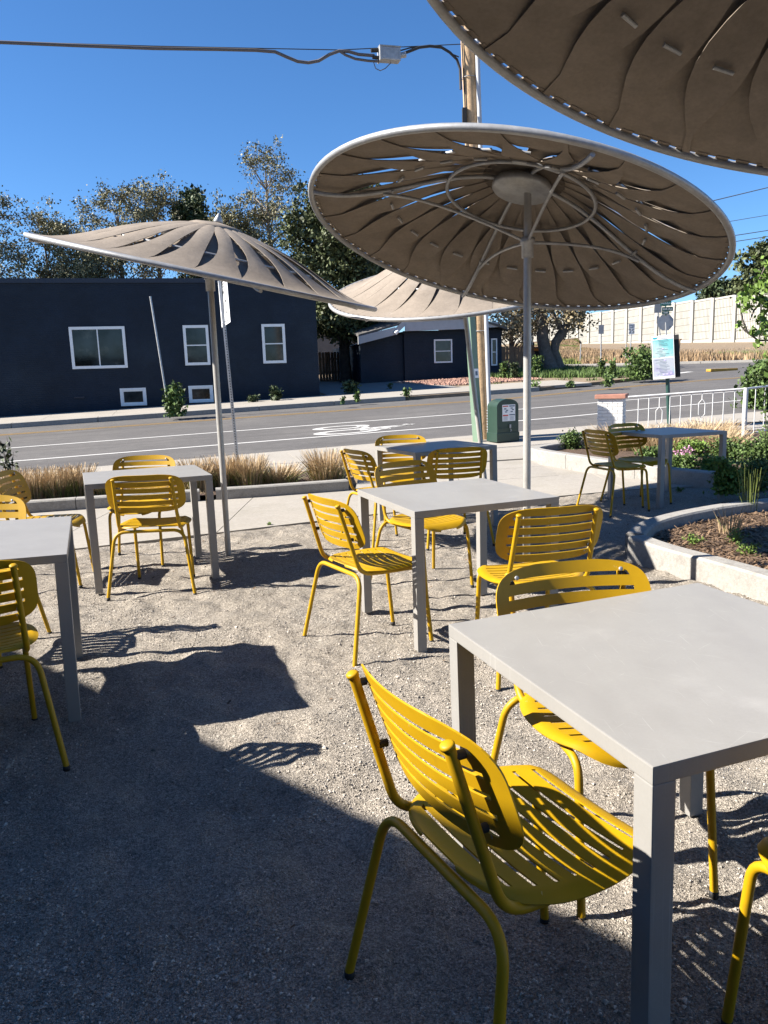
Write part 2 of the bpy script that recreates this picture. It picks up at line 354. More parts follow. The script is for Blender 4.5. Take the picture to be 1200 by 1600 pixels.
Px=P[...,0]*c_[:,None]-P[...,1]*s_[:,None]+px[:,None]; Py=P[...,0]*s_[:,None]+P[...,1]*c_[:,None]+py[:,None]; Pz=P[...,2]*.8+pz[:,None]
V=np.stack([Px,Py,Pz],-1).reshape(-1,3); F=(octf[None]+6*np.arange(n)[:,None,None]).reshape(-1,3)
tag(link('loose_gravel',fast_mesh('loose_gravel',V,F,M['pebble'])),'loose small grey stones scattered over the gravel court','gravel',kind='stuff')

def ground_litter():
    n=260; x=RNG.uniform(-2.6,2.6,n); y=RNG.uniform(1.3,8.2,n); k=y<np.interp(x,[g[0] for g in GE],[g[1] for g in GE])-.1; x,y=x[k],y[k]; n=len(x)
    z=gravel_h(x,y); a=RNG.uniform(0,2*PI,n); l=RNG.uniform(.004,.013,n); w=np.where(RNG.random(n)<.5,.0012,l*.35); c,s_=np.cos(a),np.sin(a)
    V=np.stack([np.stack([x-c*l-s_*w,y-s_*l+c*w,z+.006],-1),np.stack([x-c*l+s_*w,y-s_*l-c*w,z+.004],-1),np.stack([x+c*l+s_*w,y+s_*l-c*w,z+.010],-1),np.stack([x+c*l-s_*w,y+s_*l+c*w,z+.014],-1)],1).reshape(-1,3)
    tag(link('dry_litter',fast_mesh('dry_litter',V,np.arange(4*n).reshape(-1,4),M['straw'])),'tiny dry leaves and twigs lying on the gravel','litter',kind='stuff')
def strip(name,pts_a,pts_b,off,mat,parent=None,zf=gz,seg=1.2):
    """sheet between two polylines of equal length"""
    V=[];F=[];rows=[]
    for (a,b) in zip(pts_a,pts_b): rows.append((Vector((a[0],a[1],0)),Vector((b[0],b[1],0))))
    out=[]
    for (a0,b0),(a1,b1) in zip(rows,rows[1:]):
        k=max(1,int((a1-a0).length/seg))
        for i in range(k): w=i/k; out.append((a0.lerp(a1,w),b0.lerp(b1,w)))
    out.append(rows[-1])
    m=max(1,int((rows[0][0]-rows[0][1]).length/seg))
    for a,b in out:
        for j in range(m+1):
            p=a.lerp(b,j/m); V.append((p.x,p.y,zf(p.x,p.y)+off))
    for i in range(len(out)-1):
        for j in range(m):
            F.append((i*(m+1)+j,i*(m+1)+j+1,(i+1)*(m+1)+j+1,(i+1)*(m+1)+j))
    me=mesh(name,V,F,mat)
    if me.polygons[0].normal.z<0: me.flip_normals()
    return link(name,me,parent)
# road
A=[xy(15.9,t) for t in (-70,110)]; B=[xy(26.9,t) for t in (-70,110)]
rd=strip('road',A,B,-.02,M['asphalt'],seg=4); tag(rd,kind='structure')
cross=[(26.9,13.5),(28.56,18.39),(29.25,20.7),(34.5,22.2),(40.9,21.4),(46.5,17.5),(75,-2),(79,2),(60,14),(50.5,21.2),(46.06,23.8),(41.93,27.1),(36.9,31.6),(33,42),(30,60),(26.9,90)]
mb=MB(); mb.add([(*xy(u,t),gz(*xy(u,t))-.02) for u,t in cross],[tuple(range(len(cross)))])
o=mb.obj('cross_street',M['asphalt']); tag(o,kind='structure')
if o.data.polygons[0].normal.z<0: o.data.flip_normals()
# gutter
gt=strip('gutter',[xy(15.3,-70),xy(15.3,60)],[xy(15.95,-70),xy(15.95,60)],-.012,M['concrete'],seg=3); tag(gt,kind='structure')
# lane lines (world positions of the two bike lane lines and the double yellow, with the bend at the right)
def line(name,pts,w,mat):
    P=[Vector((*xy(u,t),0)) for u,t in pts]; A=[];B=[]
    for i,p in enumerate(P):
        d=(P[min(i+1,len(P)-1)]-P[max(i-1,0)]).normalized(); nn=Vector((-d.y,d.x,0))*w/2
        A.append((p+nn)[:2]);B.append((p-nn)[:2])
    return tag(strip(name,A,B,-.014,mat,seg=5),kind='structure')
bend=lambda u,k=1.:[(u,-60),(u,-20),(u,0),(u,7),(u+.12*k,9.5),(u+.5*k,12),(u+.85*k,15.5),(u+1.1*k,22),(u+1.3*k,40),(u+1.4*k,70)]
line('bike_lane_line',bend(17.92,.9),.13,M['paint_white'])
line('bike_lane_line',bend(20.68,.6),.13,M['paint_white'])
yl=[(24.35,-60),(24.4,-5),(24.4,10.8),(25.2,14),(26.0,17),(26.3,20),(26.5,25),(26.8,60)]
line('yellow_centre_line',yl,.14,M['paint_yellow']); line('yellow_centre_line',[(u+.24,t) for u,t in yl],.12,M['paint_yellow'])
line('white_kerb_line',[(30.6,20.6),(31.9,23.2)],.35,M['paint_white'])
# bicycle symbol: two wheels, frame and forks, elongated along the lane
g=MB(); wz=lambda p:(p[0],p[1],gz(p[0],p[1])-.013)
def sym(pts,w=.12):
    for a,b in zip(pts,pts[1:]):
        a=Vector(a);b=Vector(b);d=(b-a);d.normalize();n_=Vector((-d.y,d.x))*w/2;a=a-d*w*.3;b=b+d*w*.3
        q=[a+n_,a-n_,b-n_,b+n_]; V=[]
        for p in q: V.append(wz(xy(p.x,p.y)))
        g.add(V,[(0,1,2,3)])
def ringp(cu,ct,ru,rt,w=.16):
    V=[];F=[];n_=28
    for k in range(n_):
        a=2*PI*k/n_
        for s in (1,1-.34): V.append(wz(xy(cu+ru*s*math.sin(a),ct+rt*s*math.cos(a))))
    for k in range(n_): j=(k+1)%n_; F.append((2*k,2*k+1,2*j+1,2*j))
    g.add(V,F)
pA=atp(533,667);uA,tA=ut(pA.x,pA.y); pB=atp(543,673.5);uB,tB=ut(pB.x,pB.y); pC=atp(633,662);uC,tC=ut(pC.x,pC.y); pD=atp(590,668);uD,tD=ut(pD.x,pD.y)
ringp(uA,tA,.38,.75); ringp(uB,tB,.42,.85)
sym([(uA,tA+.5),(uD+.1,tD-.2),(uD-.25,tD+.2),(uB+.1,tB+.4)],.2); sym([(uD+.15,tD-.5),(uD+.2,tD+.9),(uC,tC)],.17); sym([(uD-.1,tD),(uD+.3,tD+1.0),(uD,tD+.4)],.16)
o=g.obj('bike_lane_symbol',M['paint_white']); tag(o,kind='structure')
for p in o.data.polygons: pass

# pavement on this side: walkway slabs and street sidewalk slabs, each a piece
def slabset(name,cells,off,th,mat):
    root=thing(name,(0,0,0)); tag(root,kind='structure')
    for poly in cells:
        cx=sum(p[0] for p in poly)/len(poly); cy=sum(p[1] for p in poly)/len(poly); q=[]
        for (x,y) in poly:
            d=Vector((x-cx,y-cy)); L=d.length; d*=(L-.008)/L; q.append((cx+d.x,cy+d.y))
        MB().prism(q,off-th,off,zf=gz).obj('slab',mat,root)
    return root
cells=[]
for i in range(-8,9):     # sidewalk along the street
    for j in range(2):
        u0=11.3+j*2.0; u1=u0+2.0; t0=i*2.0; cells.append([xy(u0,t0),xy(u0,t0+2),xy(u1,t0+2),xy(u1,t0)])
slabset('sidewalk',cells,.03,.12,M['concrete'])
cells=[]
wx=[-8,-6.2,-4.6,-3.0,-1.55,-.1,1.35,2.8]
kerbline=lambda x: 9.53+(x)*.272      # back edge of the walkway
for a,b in zip(wx,wx[1:]):
    cells.append([(a,ge(a)),(b,ge(b)),(b,kerbline(b)),(a,kerbline(a))])
cells.append([(2.81,ge(2.8)),(3.75,ge(3.75)-.1),(3.05,9.75),(2.81,10.3)])
# broad slabs leading out to the sidewalk between the planters
gx=[-.35,1.0,2.35]
def back(x): u,t=ut(x,11.5); return (11.3+x*TY)/TX
for a,b in zip(gx,gx[1:]):
    m0,m1=kerbline(a)+ (back(a)-kerbline(a))*.5, kerbline(b)+(back(b)-kerbline(b))*.5
    cells.append([(a,kerbline(a)),(b,kerbline(b)),(b,m1),(a,m0)]); cells.append([(a,m0),(b,m1),(b,back(b)),(a,back(a))])
slabset('walkway',cells,.012,.10,M['concrete'])

mb=MB(); mb.add([(x,y,-.025) for x,y in [(-9,ge(-9)),(-1.89,ge(-1.89)),(.95,ge(.95)),(2.2,ge(2.2)),(3.6,ge(3.6)),(4.4,8.7),(3.2,9.6),(2.4,12.3),(2.4,back(2.4)),(-.35,back(-.35)),(-.35,9.5),(-9,7.1)]],[tuple(range(12))]); o=mb.obj('walkway_bed',M['concrete']); tag(o,kind='structure')
if o.data.polygons[0].normal.z<0: o.data.flip_normals()
# planter kerbs built of cast blocks
def kerb(name,pts,w,h,label,seg=1.5,taper=0,zf=lambda x,y:0,z0=-.05):
    root=thing(name,(0,0,0),0,label,'kerb')
    P=[Vector(p) for p in pts]; L=[0]
    for a,b in zip(P,P[1:]): L.append(L[-1]+(b-a).length)
    def at(s):
        for i in range(len(P)-1):
            if s<=L[i+1]+1e-9:
                k=(s-L[i])/(L[i+1]-L[i]); return P[i].lerp(P[i+1],k)
        return P[-1]
    def nrm(s):
        a=at(max(0,s-.05));b=at(min(L[-1],s+.05)); d=(b-a).normalized(); return Vector((-d.y,d.x))
    nb=max(1,round(L[-1]/seg)); 
    for i in range(nb):
        s0=L[-1]*i/nb+.004; s1=L[-1]*(i+1)/nb-.004; m=max(2,int((s1-s0)/.12)); mb=MB(); V=[];F=[]; bv=.015
        for k in range(m+1):
            s=s0+(s1-s0)*k/m; p=at(s); n_=nrm(s); z=zf(p.x,p.y)
            for (o_,zz) in ((0,z0),(0+.0,h-bv),(bv,h),(w-bv,h),(w,h-bv),(w,z0)):
                q=p+n_*o_; V.append((q.x,q.y,z+zz))
        for k in range(m):
            for j in range(5): F.append((k*6+j,(k+1)*6+j,(k+1)*6+j+1,k*6+j+1))
        F.append(tuple(range(6))); F.append(tuple(m*6+j for j in range(6))[::-1])
        mb.add(V,F); mb.obj('kerb_block',M['concrete_kerb'],root)
    return root
kerb('planter_kerb',[(-7.4,7.5),(-3.99,8.43),(-2.14,8.93)],.15,.14,'low concrete kerb in front of the dry grass, left stretch behind the left table')
kerb('planter_kerb',[(-1.97,8.98),(-1.5,9.08),(-.42,9.40)],.15,.14,'low concrete kerb in front of the dry grass, stretch behind the left umbrella post')
def smooth(P,it=2):
    P=[Vector(p) for p in P]
    for _ in range(it):
        Q=[P[0]]
        for a,b in zip(P,P[1:]): Q+= [a.lerp(b,.25),a.lerp(b,.75)]
        Q.append(P[-1]); P=Q
    return P
kerb('planter_kerb',smooth([(3.6,13.6),(2.38,12.45),(2.3,12.0),(2.72,10.9),(3.05,9.9),(3.6,8.75),(4.3,8.2),(5.6,7.9),(7,7.9)]),.17,.19,'long concrete planter kerb bending behind the shaded dark table')
kerb('planter_kerb',smooth([(1.80,5.60),(1.88,5.22),(2.10,4.72),(2.27,4.25),(2.45,3.6),(2.9,2.6)]),.145,.165,'sunlit concrete planter kerb beside the big near table')
kerb('planter_kerb',smooth([(5.6,7.45),(4.2,7.25),(3.2,6.95),(2.5,6.55),(2.05,6.15),(1.82,5.72)]),.145,.165,'shaded concrete planter kerb curving past the dark table')
# beds
def bed(name,poly,z):
    mb=MB(); mb.add([(x,y,z) for x,y in poly],[tuple(range(len(poly)))]); o=mb.obj(name,M['mulch']); 
    if o.data.polygons[0].normal.z<0: o.data.flip_normals()
    return tag(o,kind='structure')
bed('planting_bed',[(-7.4,7.62),(-4.0,8.55),(-2.05,9.05),(-.42,9.52),(-.6,11.3),(-8,9.4)],.06)
bed('planting_bed',[(2.45,12.45),(2.4,12.1),(2.82,10.95),(3.15,9.95),(3.7,8.82),(4.35,8.3),(7,8.0),(12,8.5),(12,17),(6.5,14.9),(3.7,13.5)],.09)
bed('planting_bed',[(1.95,5.7),(1.98,5.25),(2.2,4.75),(2.37,4.25),(2.6,3.6),(3.0,2.7),(9,2.7),(9,7.5),(5.6,7.4),(4.2,7.15),(3.2,6.85),(2.55,6.5),(2.1,6.1)],.07)

# ------------------------------------------------------------------ far side of the street
blk=[(26.95,-60),(26.95,13.2),(28.6,18.2),(29.3,20.5),(34.4,22.0),(40.8,21.2),(46.3,17.3),(75,-3),(75,-60)]
mb=MB(); mb.prism([xy(*p) for p in blk],-.1,.10,zf=plane); o=mb.obj('far_verge',M['dirt']); tag(o,kind='structure')
cells=[]
for i in range(-18,7):
    t0=i*2.2; cells.append([xy(27.15,t0),xy(27.15,t0+2.2),xy(30.1,t0+2.2),xy(30.1,t0)])
slabset('far_sidewalk',cells,.13,.1,M['concrete'])
kr=thing('far_kerb'); tag(kr,'worn concrete kerb along the far side of the street','kerb')
for i in range(-10,6):
    a,b=i*2.6,i*2.6+2.58
    if b>13.2: break
    if 6.6<a<9: continue
    MB().prism([xy(26.72,a),xy(26.72,b),xy(27.1,b),xy(27.1,a)],-.08,.135,zf=plane).obj('kerb_block',M['concrete_kerb'],kr)
# driveway and rock bed in front of the far house
o=strip('driveway',[xy(30.15,5.6),xy(30.15,11)],[xy(42,6.2),xy(37.2,11)],.125,M['stucco'],zf=plane,seg=3); tag(o,kind='structure')
n=5200; u=RNG.uniform(31.2,35.9,n); t=RNG.uniform(9.6,15.4,n); k=(t>9.8+(35.9-u)*.25); u,t=u[k],t[k]; n=len(u)
x=t*TX-u*TY; y=t*TY+u*TX; z=.028*(t-6)+.037*(u-14.9)+.12; s=RNG.uniform(.035,.08,n)
P=octv[None]*s[:,None,None]*RNG.uniform(.7,1.3,(n,1,3)); V=(P+np.stack([x,y,z],-1)[:,None]).reshape(-1,3); F=(octf[None]+6*np.arange(n)[:,None,None]).reshape(-1,3)
tag(link('rock_bed',fast_mesh('rock_bed',V,F,M['rock_pink'])),'bed of pinkish landscape rocks before the far navy house','rocks',kind='stuff')

# frame for facades: local x = along street, local y = across (u), z up
def FR(u,t,z=0): x,y=xy(u,t); return Matrix.Translation((x,y,z))@Matrix.Rotation(TA,4,'Z')
def win_from_px(x0,y0,x1,y1,u):
    a=atu(x0,y0,u); b=atu(x1,y1,u); ta=ut(a.x,a.y)[1]; tb=ut(b.x,b.y)[1]; return ta,tb,b.z,a.z
def window(parent,u,ta,tb,z0,z1,u0,t0,style='double',fw=.09):
    """coordinates local to the building root at (u0,t0)"""
    x0,x1=ta-t0,tb-t0; y=u-u0
    f=MB()
    f.box((x0,y-.05,z0),(x0+fw,y+.06,z1)); f.box((x1-fw,y-.05,z0),(x1,y+.06,z1)); f.box((x0+fw,y-.048,z1-fw),(x1-fw,y+.06,z1)); f.box((x0+fw,y-.055,z0),(x1-fw,y+.06,z0+fw))
    w=f.obj('window',M['white'],parent)
    def pane(a,b,c,d):
        MB().box((a,y+.0,c),(b,y+.015,d)).obj('pane',M['glass'],w)
    xa,xb,za,zb=x0+fw,x1-fw,z0+fw,z1-fw
    if style=='slider':
        xm=(xa+xb)/2; pane(xa,xm-.02,za,zb); pane(xm+.02,xb,za,zb); MB().box((xm-.02,y-.03,za),(xm+.02,y+.03,zb)).obj('mullion',M['white'],w)
    elif style=='double':
        zm=(za+zb)/2; pane(xa,xb,za,zm-.02); pane(xa,xb,zm+.02,zb); MB().box((xa,y-.03,zm-.02),(xb,y+.03,zm+.02)).obj('mullion',M['white'],w)
    else:
        f2=MB(); q=.045; f2.box((xa,y-.02,za),(xa+q,y+.03,zb)); f2.box((xb-q,y-.02,za),(xb,y+.03,zb)); f2.box((xa+q,y-.02,za),(xb-q,y+.03,za+q)); f2.box((xa+q,y-.02,zb-q),(xb-q,y+.03,zb)); f2.obj('sash',M['white'],w)
        pane(xa+q,xb-q,za+q,zb-q)
    return w
def wall_with_holes(x0,x1,z0f,z1,holes,y0,y1,mb):
    """front wall slab from grid cells leaving holes; z0f lower edge"""
    xs=sorted({x0,x1,*[h[0] for h in holes],*[h[1] for h in holes]}); zs=sorted({z0f,z1,*[h[2] for h in holes],*[h[3] for h in holes]})
    for a,b in zip(xs,xs[1:]):
        for c,d in zip(zs,zs[1:]):
            mx,mz=(a+b)/2,(c+d)/2
            if any(h[0]<mx<h[1] and h[2]<mz<h[3] for h in holes): continue
            mb.box((a,y0,c),(b,y1,d))
U1=30.6; c0=atu(500,622,U1); t1=ut(c0.x,c0.y)[1]; t0=t1-26
root=thing('navy_brick_building',(*xy(U1,t0),0),TA,'long single storey navy painted brick building with white framed windows at left','building')
wins=[(107,511,200,574.5,'slider'),(285,507.5,329,570,'double'),(408,506,447.5,567,'double'),(187,607,230,633,'hopper'),(294,603,334,628,'hopper')]
W_=[]; 
for (a,b,c,d,st) in wins:
    ta,tb,za,zb=win_from_px(a,b,c,d,U1)
    # use centre heights to stay level
    W_.append([ta-t0,tb-t0,za,zb,st])
for w in W_[:3]: w[3]=W_[0][3]
mb=MB(); wall_with_holes(0,26,-2.0,4.99,[w[:4] for w in W_],0,.25,mb); mb.obj('wall',M['navy'],root)
MB().box((0,.25,-2),(26,14,4.95)).obj('building_core',M['navy'],root)
MB().box((-.03,-.05,4.99),(26.05,.32,5.15)).obj('coping',M['navy_trim'],root)
for w in W_: window(root,U1,w[0]+t0,w[1]+t0,w[2],w[3],U1,t0,w[4],.10 if w[4]!='hopper' else .08)
a=atu(118,618,U1); MB().box((-.05,-.06,-.05),(.3,0,.0)).obj('hose_bib',M['navy_trim'],root,(ut(a.x,a.y)[1]-t0,0,a.z-.05))

U2=37.0
def tz(px,py,u): p=atu(px,py,u); return ut(p.x,p.y)[1],p.z
tA_,zA=tz(566,604,U2); tB_,zB=tz(633,597,U2); tC_,zC=tz(784,588,U2)
root=thing('navy_house',(*xy(U2,tA_),0),TA,'low navy house with white gable fascia beyond the wooden fence and big conifer','house')
g0=min(zA,zB)-.4
w2=tz(677.5,530.5,U2),tz(706.5,566.5,U2); w3=tz(767,529,U2),tz(776.5,571,U2)
ho=[(w2[0][0]-tA_,w2[1][0]-tA_,w2[1][1],w2[0][1]),(w3[0][0]-tA_,w3[1][0]-tA_,w3[1][1],w3[0][1])]
ztB=tz(700,516,U2)[1]
mb=MB(); wall_with_holes(tB_-tA_,tC_-tA_,g0,ztB,ho,0,.2,mb); mb.obj('wall',M['navy'],root)
zl=tz(566,537,U2)[1]; zr=tz(633,521,U2)[1]; L=tB_-tA_
MB().add([(0,.15,g0),(L,.15,g0),(L,.15,zr),(0,.15,zl),(0,7,g0),(L,7,g0),(L,7,zr),(0,7,zl)],[(0,1,2,3),(4,7,6,5),(0,4,5,1),(3,2,6,7),(0,3,7,4)]).obj('garage_wall',M['navy'],root)
MB().box((L,.2,g0),(tC_-tA_,8,ztB-.02)).obj('building_core',M['navy'],root)
window(root,U2,w2[0][0],w2[1][0],w2[1][1],w2[0][1],U2,tA_,'double',.07); window(root,U2,w3[0][0],w3[1][0],w3[1][1],w3[0][1],U2,tA_,'double',.06)
# fascias: sloping left, steep short one, long right with roof
def beam(a,b,h,y0,y1,name,mat):
    (xa,za),(xb,zb)=a,b
    MB().add([(xa,y0,za),(xb,y0,zb),(xb,y0,zb+h),(xa,y0,za+h),(xa,y1,za),(xb,y1,zb),(xb,y1,zb+h),(xa,y1,za+h)],[(0,1,2,3),(4,7,6,5),(0,4,5,1),(3,2,6,7),(0,3,7,4),(1,5,6,2)]).obj(name,mat,root)
q=lambda px,py:(lambda r:(r[0]-tA_,r[1]))(tz(px,py,U2-.4))
beam(q(560,538),q(618,523),.36,-.4,-.32,'fascia',M['fascia']); beam(q(618,523),q(634,508),.30,-.42,-.34,'fascia',M['fascia'])
beam(q(633,517.5),q(728,514),.62,-.45,-.36,'fascia',M['fascia']); beam(q(728,514),q(778,511),.25,-.45,-.36,'fascia',M['fascia'])
a=q(560,526);b=q(634,507); MB().add([(a[0],-.4,a[1]+.1),(b[0],-.4,b[1]+.15),(b[0],7,b[1]+1.3),(a[0],7,a[1]+1.1),(a[0],-.4,a[1]+.0),(b[0],-.4,b[1]+.05),(b[0],7,b[1]+1.2),(a[0],7,a[1]+1.)],[(0,1,2,3),(7,6,5,4),(0,4,5,1),(1,5,6,2),(2,6,7,3),(3,7,4,0)]).obj('roof',M['roof'],root)
a=q(633,499); e=q(792,516); r1=q(740,494)
MB().add([(a[0],-.5,ztB+.55),(r1[0],-.5,ztB+.62),(e[0],-.5,ztB+.05),(a[0],8.5,ztB+1.5),(r1[0],8.5,ztB+1.6),(e[0],8.5,ztB+.1),
 (a[0],-.5,ztB+.45),(r1[0],-.5,ztB+.5),(e[0],-.5,ztB-.05),(a[0],8.5,ztB+1.4),(r1[0],8.5,ztB+1.5),(e[0],8.5,ztB)],
 [(0,1,4,3),(1,2,5,4),(9,10,7,6),(10,11,8,7),(0,6,7,1),(1,7,8,2),(2,8,11,5),(3,9,6,0),(5,11,10,4),(4,10,9,3)]).obj('roof',M['roof'],root)
MB().tube([(q(617,525)[0],-.45,q(617,525)[1]+.1),(q(622,520)[0],-.42,q(622,520)[1]+.1)],.09,8).obj('downspout_elbow',M['white'],root)
# grey house behind
a=tz(490,540,52); b=tz(566,512,52)
root=thing('grey_house',(*xy(52,a[0]-3),0),TA,'plain grey house wall seen between the navy building and the conifer','house')
MB().box((0,0,0),(b[0]-a[0]+3.5,7,b[1]-.3)).obj('wall',M['stucco'],root); MB().box((-.3,-.3,b[1]-.3),(b[0]-a[0]+3.8,7.3,b[1]+.05)).obj('roof',M['fascia'],root)

def picket_fence(label,u,pxa,pxb,ytop,ybot):
    a=tz(pxa,ybot,u); b=tz(pxb,ybot,u); zt=tz((pxa+pxb)/2,ytop,u)[1]; L=b[0]-a[0]; w=.165
    zb=plane(*xy(u,(a[0]+b[0])/2))
    r=thing('wooden_fence',(*xy(u,a[0]),0),TA,label,'fence'); k=int(L/w)
    me=[]
    for v in range(4):
        h=zt-zb+random.uniform(-.04,.04); m=MB(); m.add([(0,0,0),(.15,0,0),(.15,0,h-.04),(.12,0,h),(.03,0,h),(0,0,h-.04),(0,.02,0),(.15,.02,0),(.15,.02,h-.04),(.12,.02,h),(.03,.02,h),(0,.02,h-.04)],[(0,1,2,3,4,5),(11,10,9,8,7,6)]+[(i,6+i,6+(i+1)%6,(i+1)%6) for i in range(6)]); me.append(m.mesh('picket',M['fencewood']))
    for i in range(k):
        link('picket',random.choice(me),r,(i*w,random.uniform(-.008,.008),zb),(0,random.uniform(-.01,.01),0))
    MB().box((0,.03,zb+.5),(L,.07,zb+.6)).box((0,.03,zt-.45),(L,.07,zt-.35)).obj('rail',M['fencewood'],r)
picket_fence('brown wooden picket fence between the two navy buildings',42.5,500,566,549,598)
picket_fence('weathered wooden fence at the right end of the navy house',39.5,782,836,540,590)

# noise barrier
wb=[(897,537.5,136.),(1171,532.5,88.)]
p0=aty(905,537.5,134.); p1=aty(1171,532.3,88.); dd=(p1-p0); 
root=thing('noise_barrier_wall',(p0.x,p0.y,0),0,'tall pale precast highway noise wall running behind the dry embankment','wall')
step=4.4; h=dd.xy.length; d2=dd.xy.normalized(); n2=Vector((-d2.y,d2.x)); ang=math.atan2(d2.y,d2.x)
blockme=None
for i in range(-12,14):
    s=i*step; z=p0.z+dd.z*(s/h); ztop=4.55+ .3*(s/h)
    R=Matrix.Translation((d2.x*s,d2.y*s,z))@Matrix.Rotation(ang,4,'Z')
    MB().box((-.28,-.38,-1.5),(.28,.28,ztop+.25),R).obj('wall_post',M['wall_conc'],root)
    R2=R@Matrix.Translation((.28,0,0))
    MB().box((0,-.12,-1.5),(step-.56,.15,ztop),R2).box((0,-.2,ztop-.001),(step-.56,.2,ztop+.22),R2).box((0,-.22,-1.5),(step-.56,-.121,.12),R2).obj('wall_panel',M['wall_conc'],root)
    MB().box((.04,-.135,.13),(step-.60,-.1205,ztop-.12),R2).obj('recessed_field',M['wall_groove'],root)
    # raised block pattern on the panel, one part with kind stuff
    m=MB(); nc=13; nr=5; cw=(step-.66)/nc; ch=(ztop-.35)/nr
    for r_ in range(nr):
        for c_i in range(nc):
            m.box((.05+c_i*cw+.045,-.19,.2+r_*ch+.045),(.05+(c_i+1)*cw-.045,-.121,.2+(r_+1)*ch-.045),R2)
    tag(m.obj('panel_blocks',M['wall_conc2'],root),kind='stuff')

# ------------------------------------------------------------------ vegetation tools
def leaves(cent,size,nrm=None,aspect=1.6,mat=None,name='leaves',droop=0.):
    """one bent quad per centre"""
    n=len(cent); a=RNG.uniform(0,2*PI,n); el=np.arcsin(RNG.uniform(-1,1,n)); d=np.stack([np.cos(a)*np.cos(el),np.sin(a)*np.cos(el),np.sin(el)-droop],-1); d/=np.linalg.norm(d,axis=1)[:,None]
    r=RNG.normal(size=(n,3)); s=np.cross(d,r); s/=np.linalg.norm(s,axis=1)[:,None]
    sz=size*RNG.uniform(.6,1.4,n)[:,None]
    V=np.stack([cent-d*sz*.5*aspect, cent+s*sz*.5, cent+d*sz*.5*aspect, cent-s*sz*.5],1).reshape(-1,3); F=np.arange(4*n).reshape(-1,4)
    return fast_mesh(name,V,F,mat)
def tree(name,x,y,z0,H,crown,label,group=None,trunk_r=.18,lean=(0,0),bark='bark',leaf='leaf_olive',nleaf=6000,lsize=.13,nb=26,clus=.5,twigs=True,zc=None,trunkpts=None,sub=5,fill=.0):
    """crown: (rx,ry,z_low,z_high) ; branches run from the trunk to clump centres spread through the crown"""
    r=thing(name,(x,y,z0),0,label,'tree',group); rx,ry,zl,zh=crown
    top=Vector((lean[0],lean[1],zl+(zh-zl)*.75)); mb=MB()
    tp=[Vector((0,0,-.2))]+[Vector((lean[0]*k+random.uniform(-.1,.1),lean[1]*k+random.uniform(-.1,.1),top.z*k)) for k in (.15,.35,.55,.75)]+[top]
    mb.tube(tp,[trunk_r*1.35,trunk_r*1.05,trunk_r*.9,trunk_r*.7,trunk_r*.45,trunk_r*.15],8)
    cents=[];wts=[]
    for i in range(nb):
        a=random.uniform(0,2*PI); v=random.uniform(-1,1); rr=random.random()**.45
        h=(zl+zh)/2+v*(zh-zl)/2*.95; prof=math.sqrt(max(.05,1-abs(v)**2.2)); 
        c=Vector((lean[0]*h/top.z+math.cos(a)*rx*rr*prof,lean[1]*h/top.z+math.sin(a)*ry*rr*prof,h))
        hb=max(zl*.6,min(top.z*.95,h-random.uniform(.3,.8)*(abs(c.x)+abs(c.y)+.5)*.8)); kb=hb/top.z; base=Vector((lean[0]*kb,lean[1]*kb,hb))
        mid=base.lerp(c,.5)+Vector((random.uniform(-.2,.2),random.uniform(-.2,.2),random.uniform(0,.25)))
        br=trunk_r*.34*(1-kb*.5); mb.tube([base,mid,c],[br,br*.6,br*.2],5,False)
        for k in range(sub):
            c2=c+Vector((random.gauss(0,1),random.gauss(0,1),random.gauss(0,.8)))*clus*1.1
            if twigs: mb.tube([mid.lerp(c,random.uniform(.3,1)),c2],[br*.28,br*.12],3,False)
            cents.append(c2)
        cents.append(c)
    mb.obj('trunk',M[bark],r)
    C=np.array([tuple(c) for c in cents]); w=RNG.random(len(C))+.15; w/=w.sum(); idx=RNG.choice(len(C),nleaf,p=w)
    P=C[idx]+RNG.normal(size=(nleaf,3))*clus*np.array([.55,.55,.4])*RNG.uniform(.4,1.3,(nleaf,1))
    if fill>0:
        k=int(nleaf*fill); ang=RNG.uniform(0,2*PI,k); v=RNG.uniform(-1,1,k); rr=RNG.random(k)**.5; prof=np.sqrt(1-np.abs(v)**2.2*.95)
        h=(zl+zh)/2+v*(zh-zl)/2; P[:k]=np.stack([np.cos(ang)*rx*rr*prof*.9+lean[0]*h/top.z,np.sin(ang)*ry*rr*prof*.9,h],-1)
    link('crown',leaves(P,lsize,mat=M[leaf],name='crown'),r); return r
def pxy(px,Y,zpy=None):
    p=aty(px,590,Y); return p.x,p.y
def hz(px,py,Y): return aty(px,py,Y).z
def tre(label,px,py_top,Y,rpx,py_low=None,**k):
    x,y=pxy(px,Y); z0=gz(x,y); H=hz(px,py_top,Y)-z0; R=rpx/1207*Y; zl=(hz(px,py_low,Y)-z0) if py_low else H*.35
    nm=k.pop('name','deciduous_tree')
    return tree(nm,x,y,z0,H,(R,R,zl,H),label,**k)
G_='trees behind the navy building'
tre('half bare tree with tiny olive leaves at the far left edge of the roofline',8,303,39,66,450,group=G_,nleaf=10400,nb=40,lsize=.072,clus=.42)
tre('shorter half bare tree second from the left behind the navy roof',92,334,41,40,450,group=G_,nleaf=8000,nb=28,lsize=.072,clus=.4)
tre('broad olive tree behind the left umbrella canopy, left of the dark pine',205,300,42,66,450,group=G_,nleaf=10400,nb=40,lsize=.076,clus=.42)
tre('thin leafed tree beside the pine tip behind the left umbrella',262,296,44,50,440,group=G_,nleaf=7360,nb=32,lsize=.076,clus=.42)
tre('dark green pine top poking up behind the left umbrella finial',322,302,46,34,430,name='pine_tree',group=G_,leaf='leaf_dark',bark='bark_dark',nleaf=19200,nb=34,lsize=.12,clus=.4,twigs=False)
tre('small olive tree between the pine top and the tall sparse tree',372,322,43,34,430,group=G_,nleaf=8000,nb=26,lsize=.076,clus=.38)
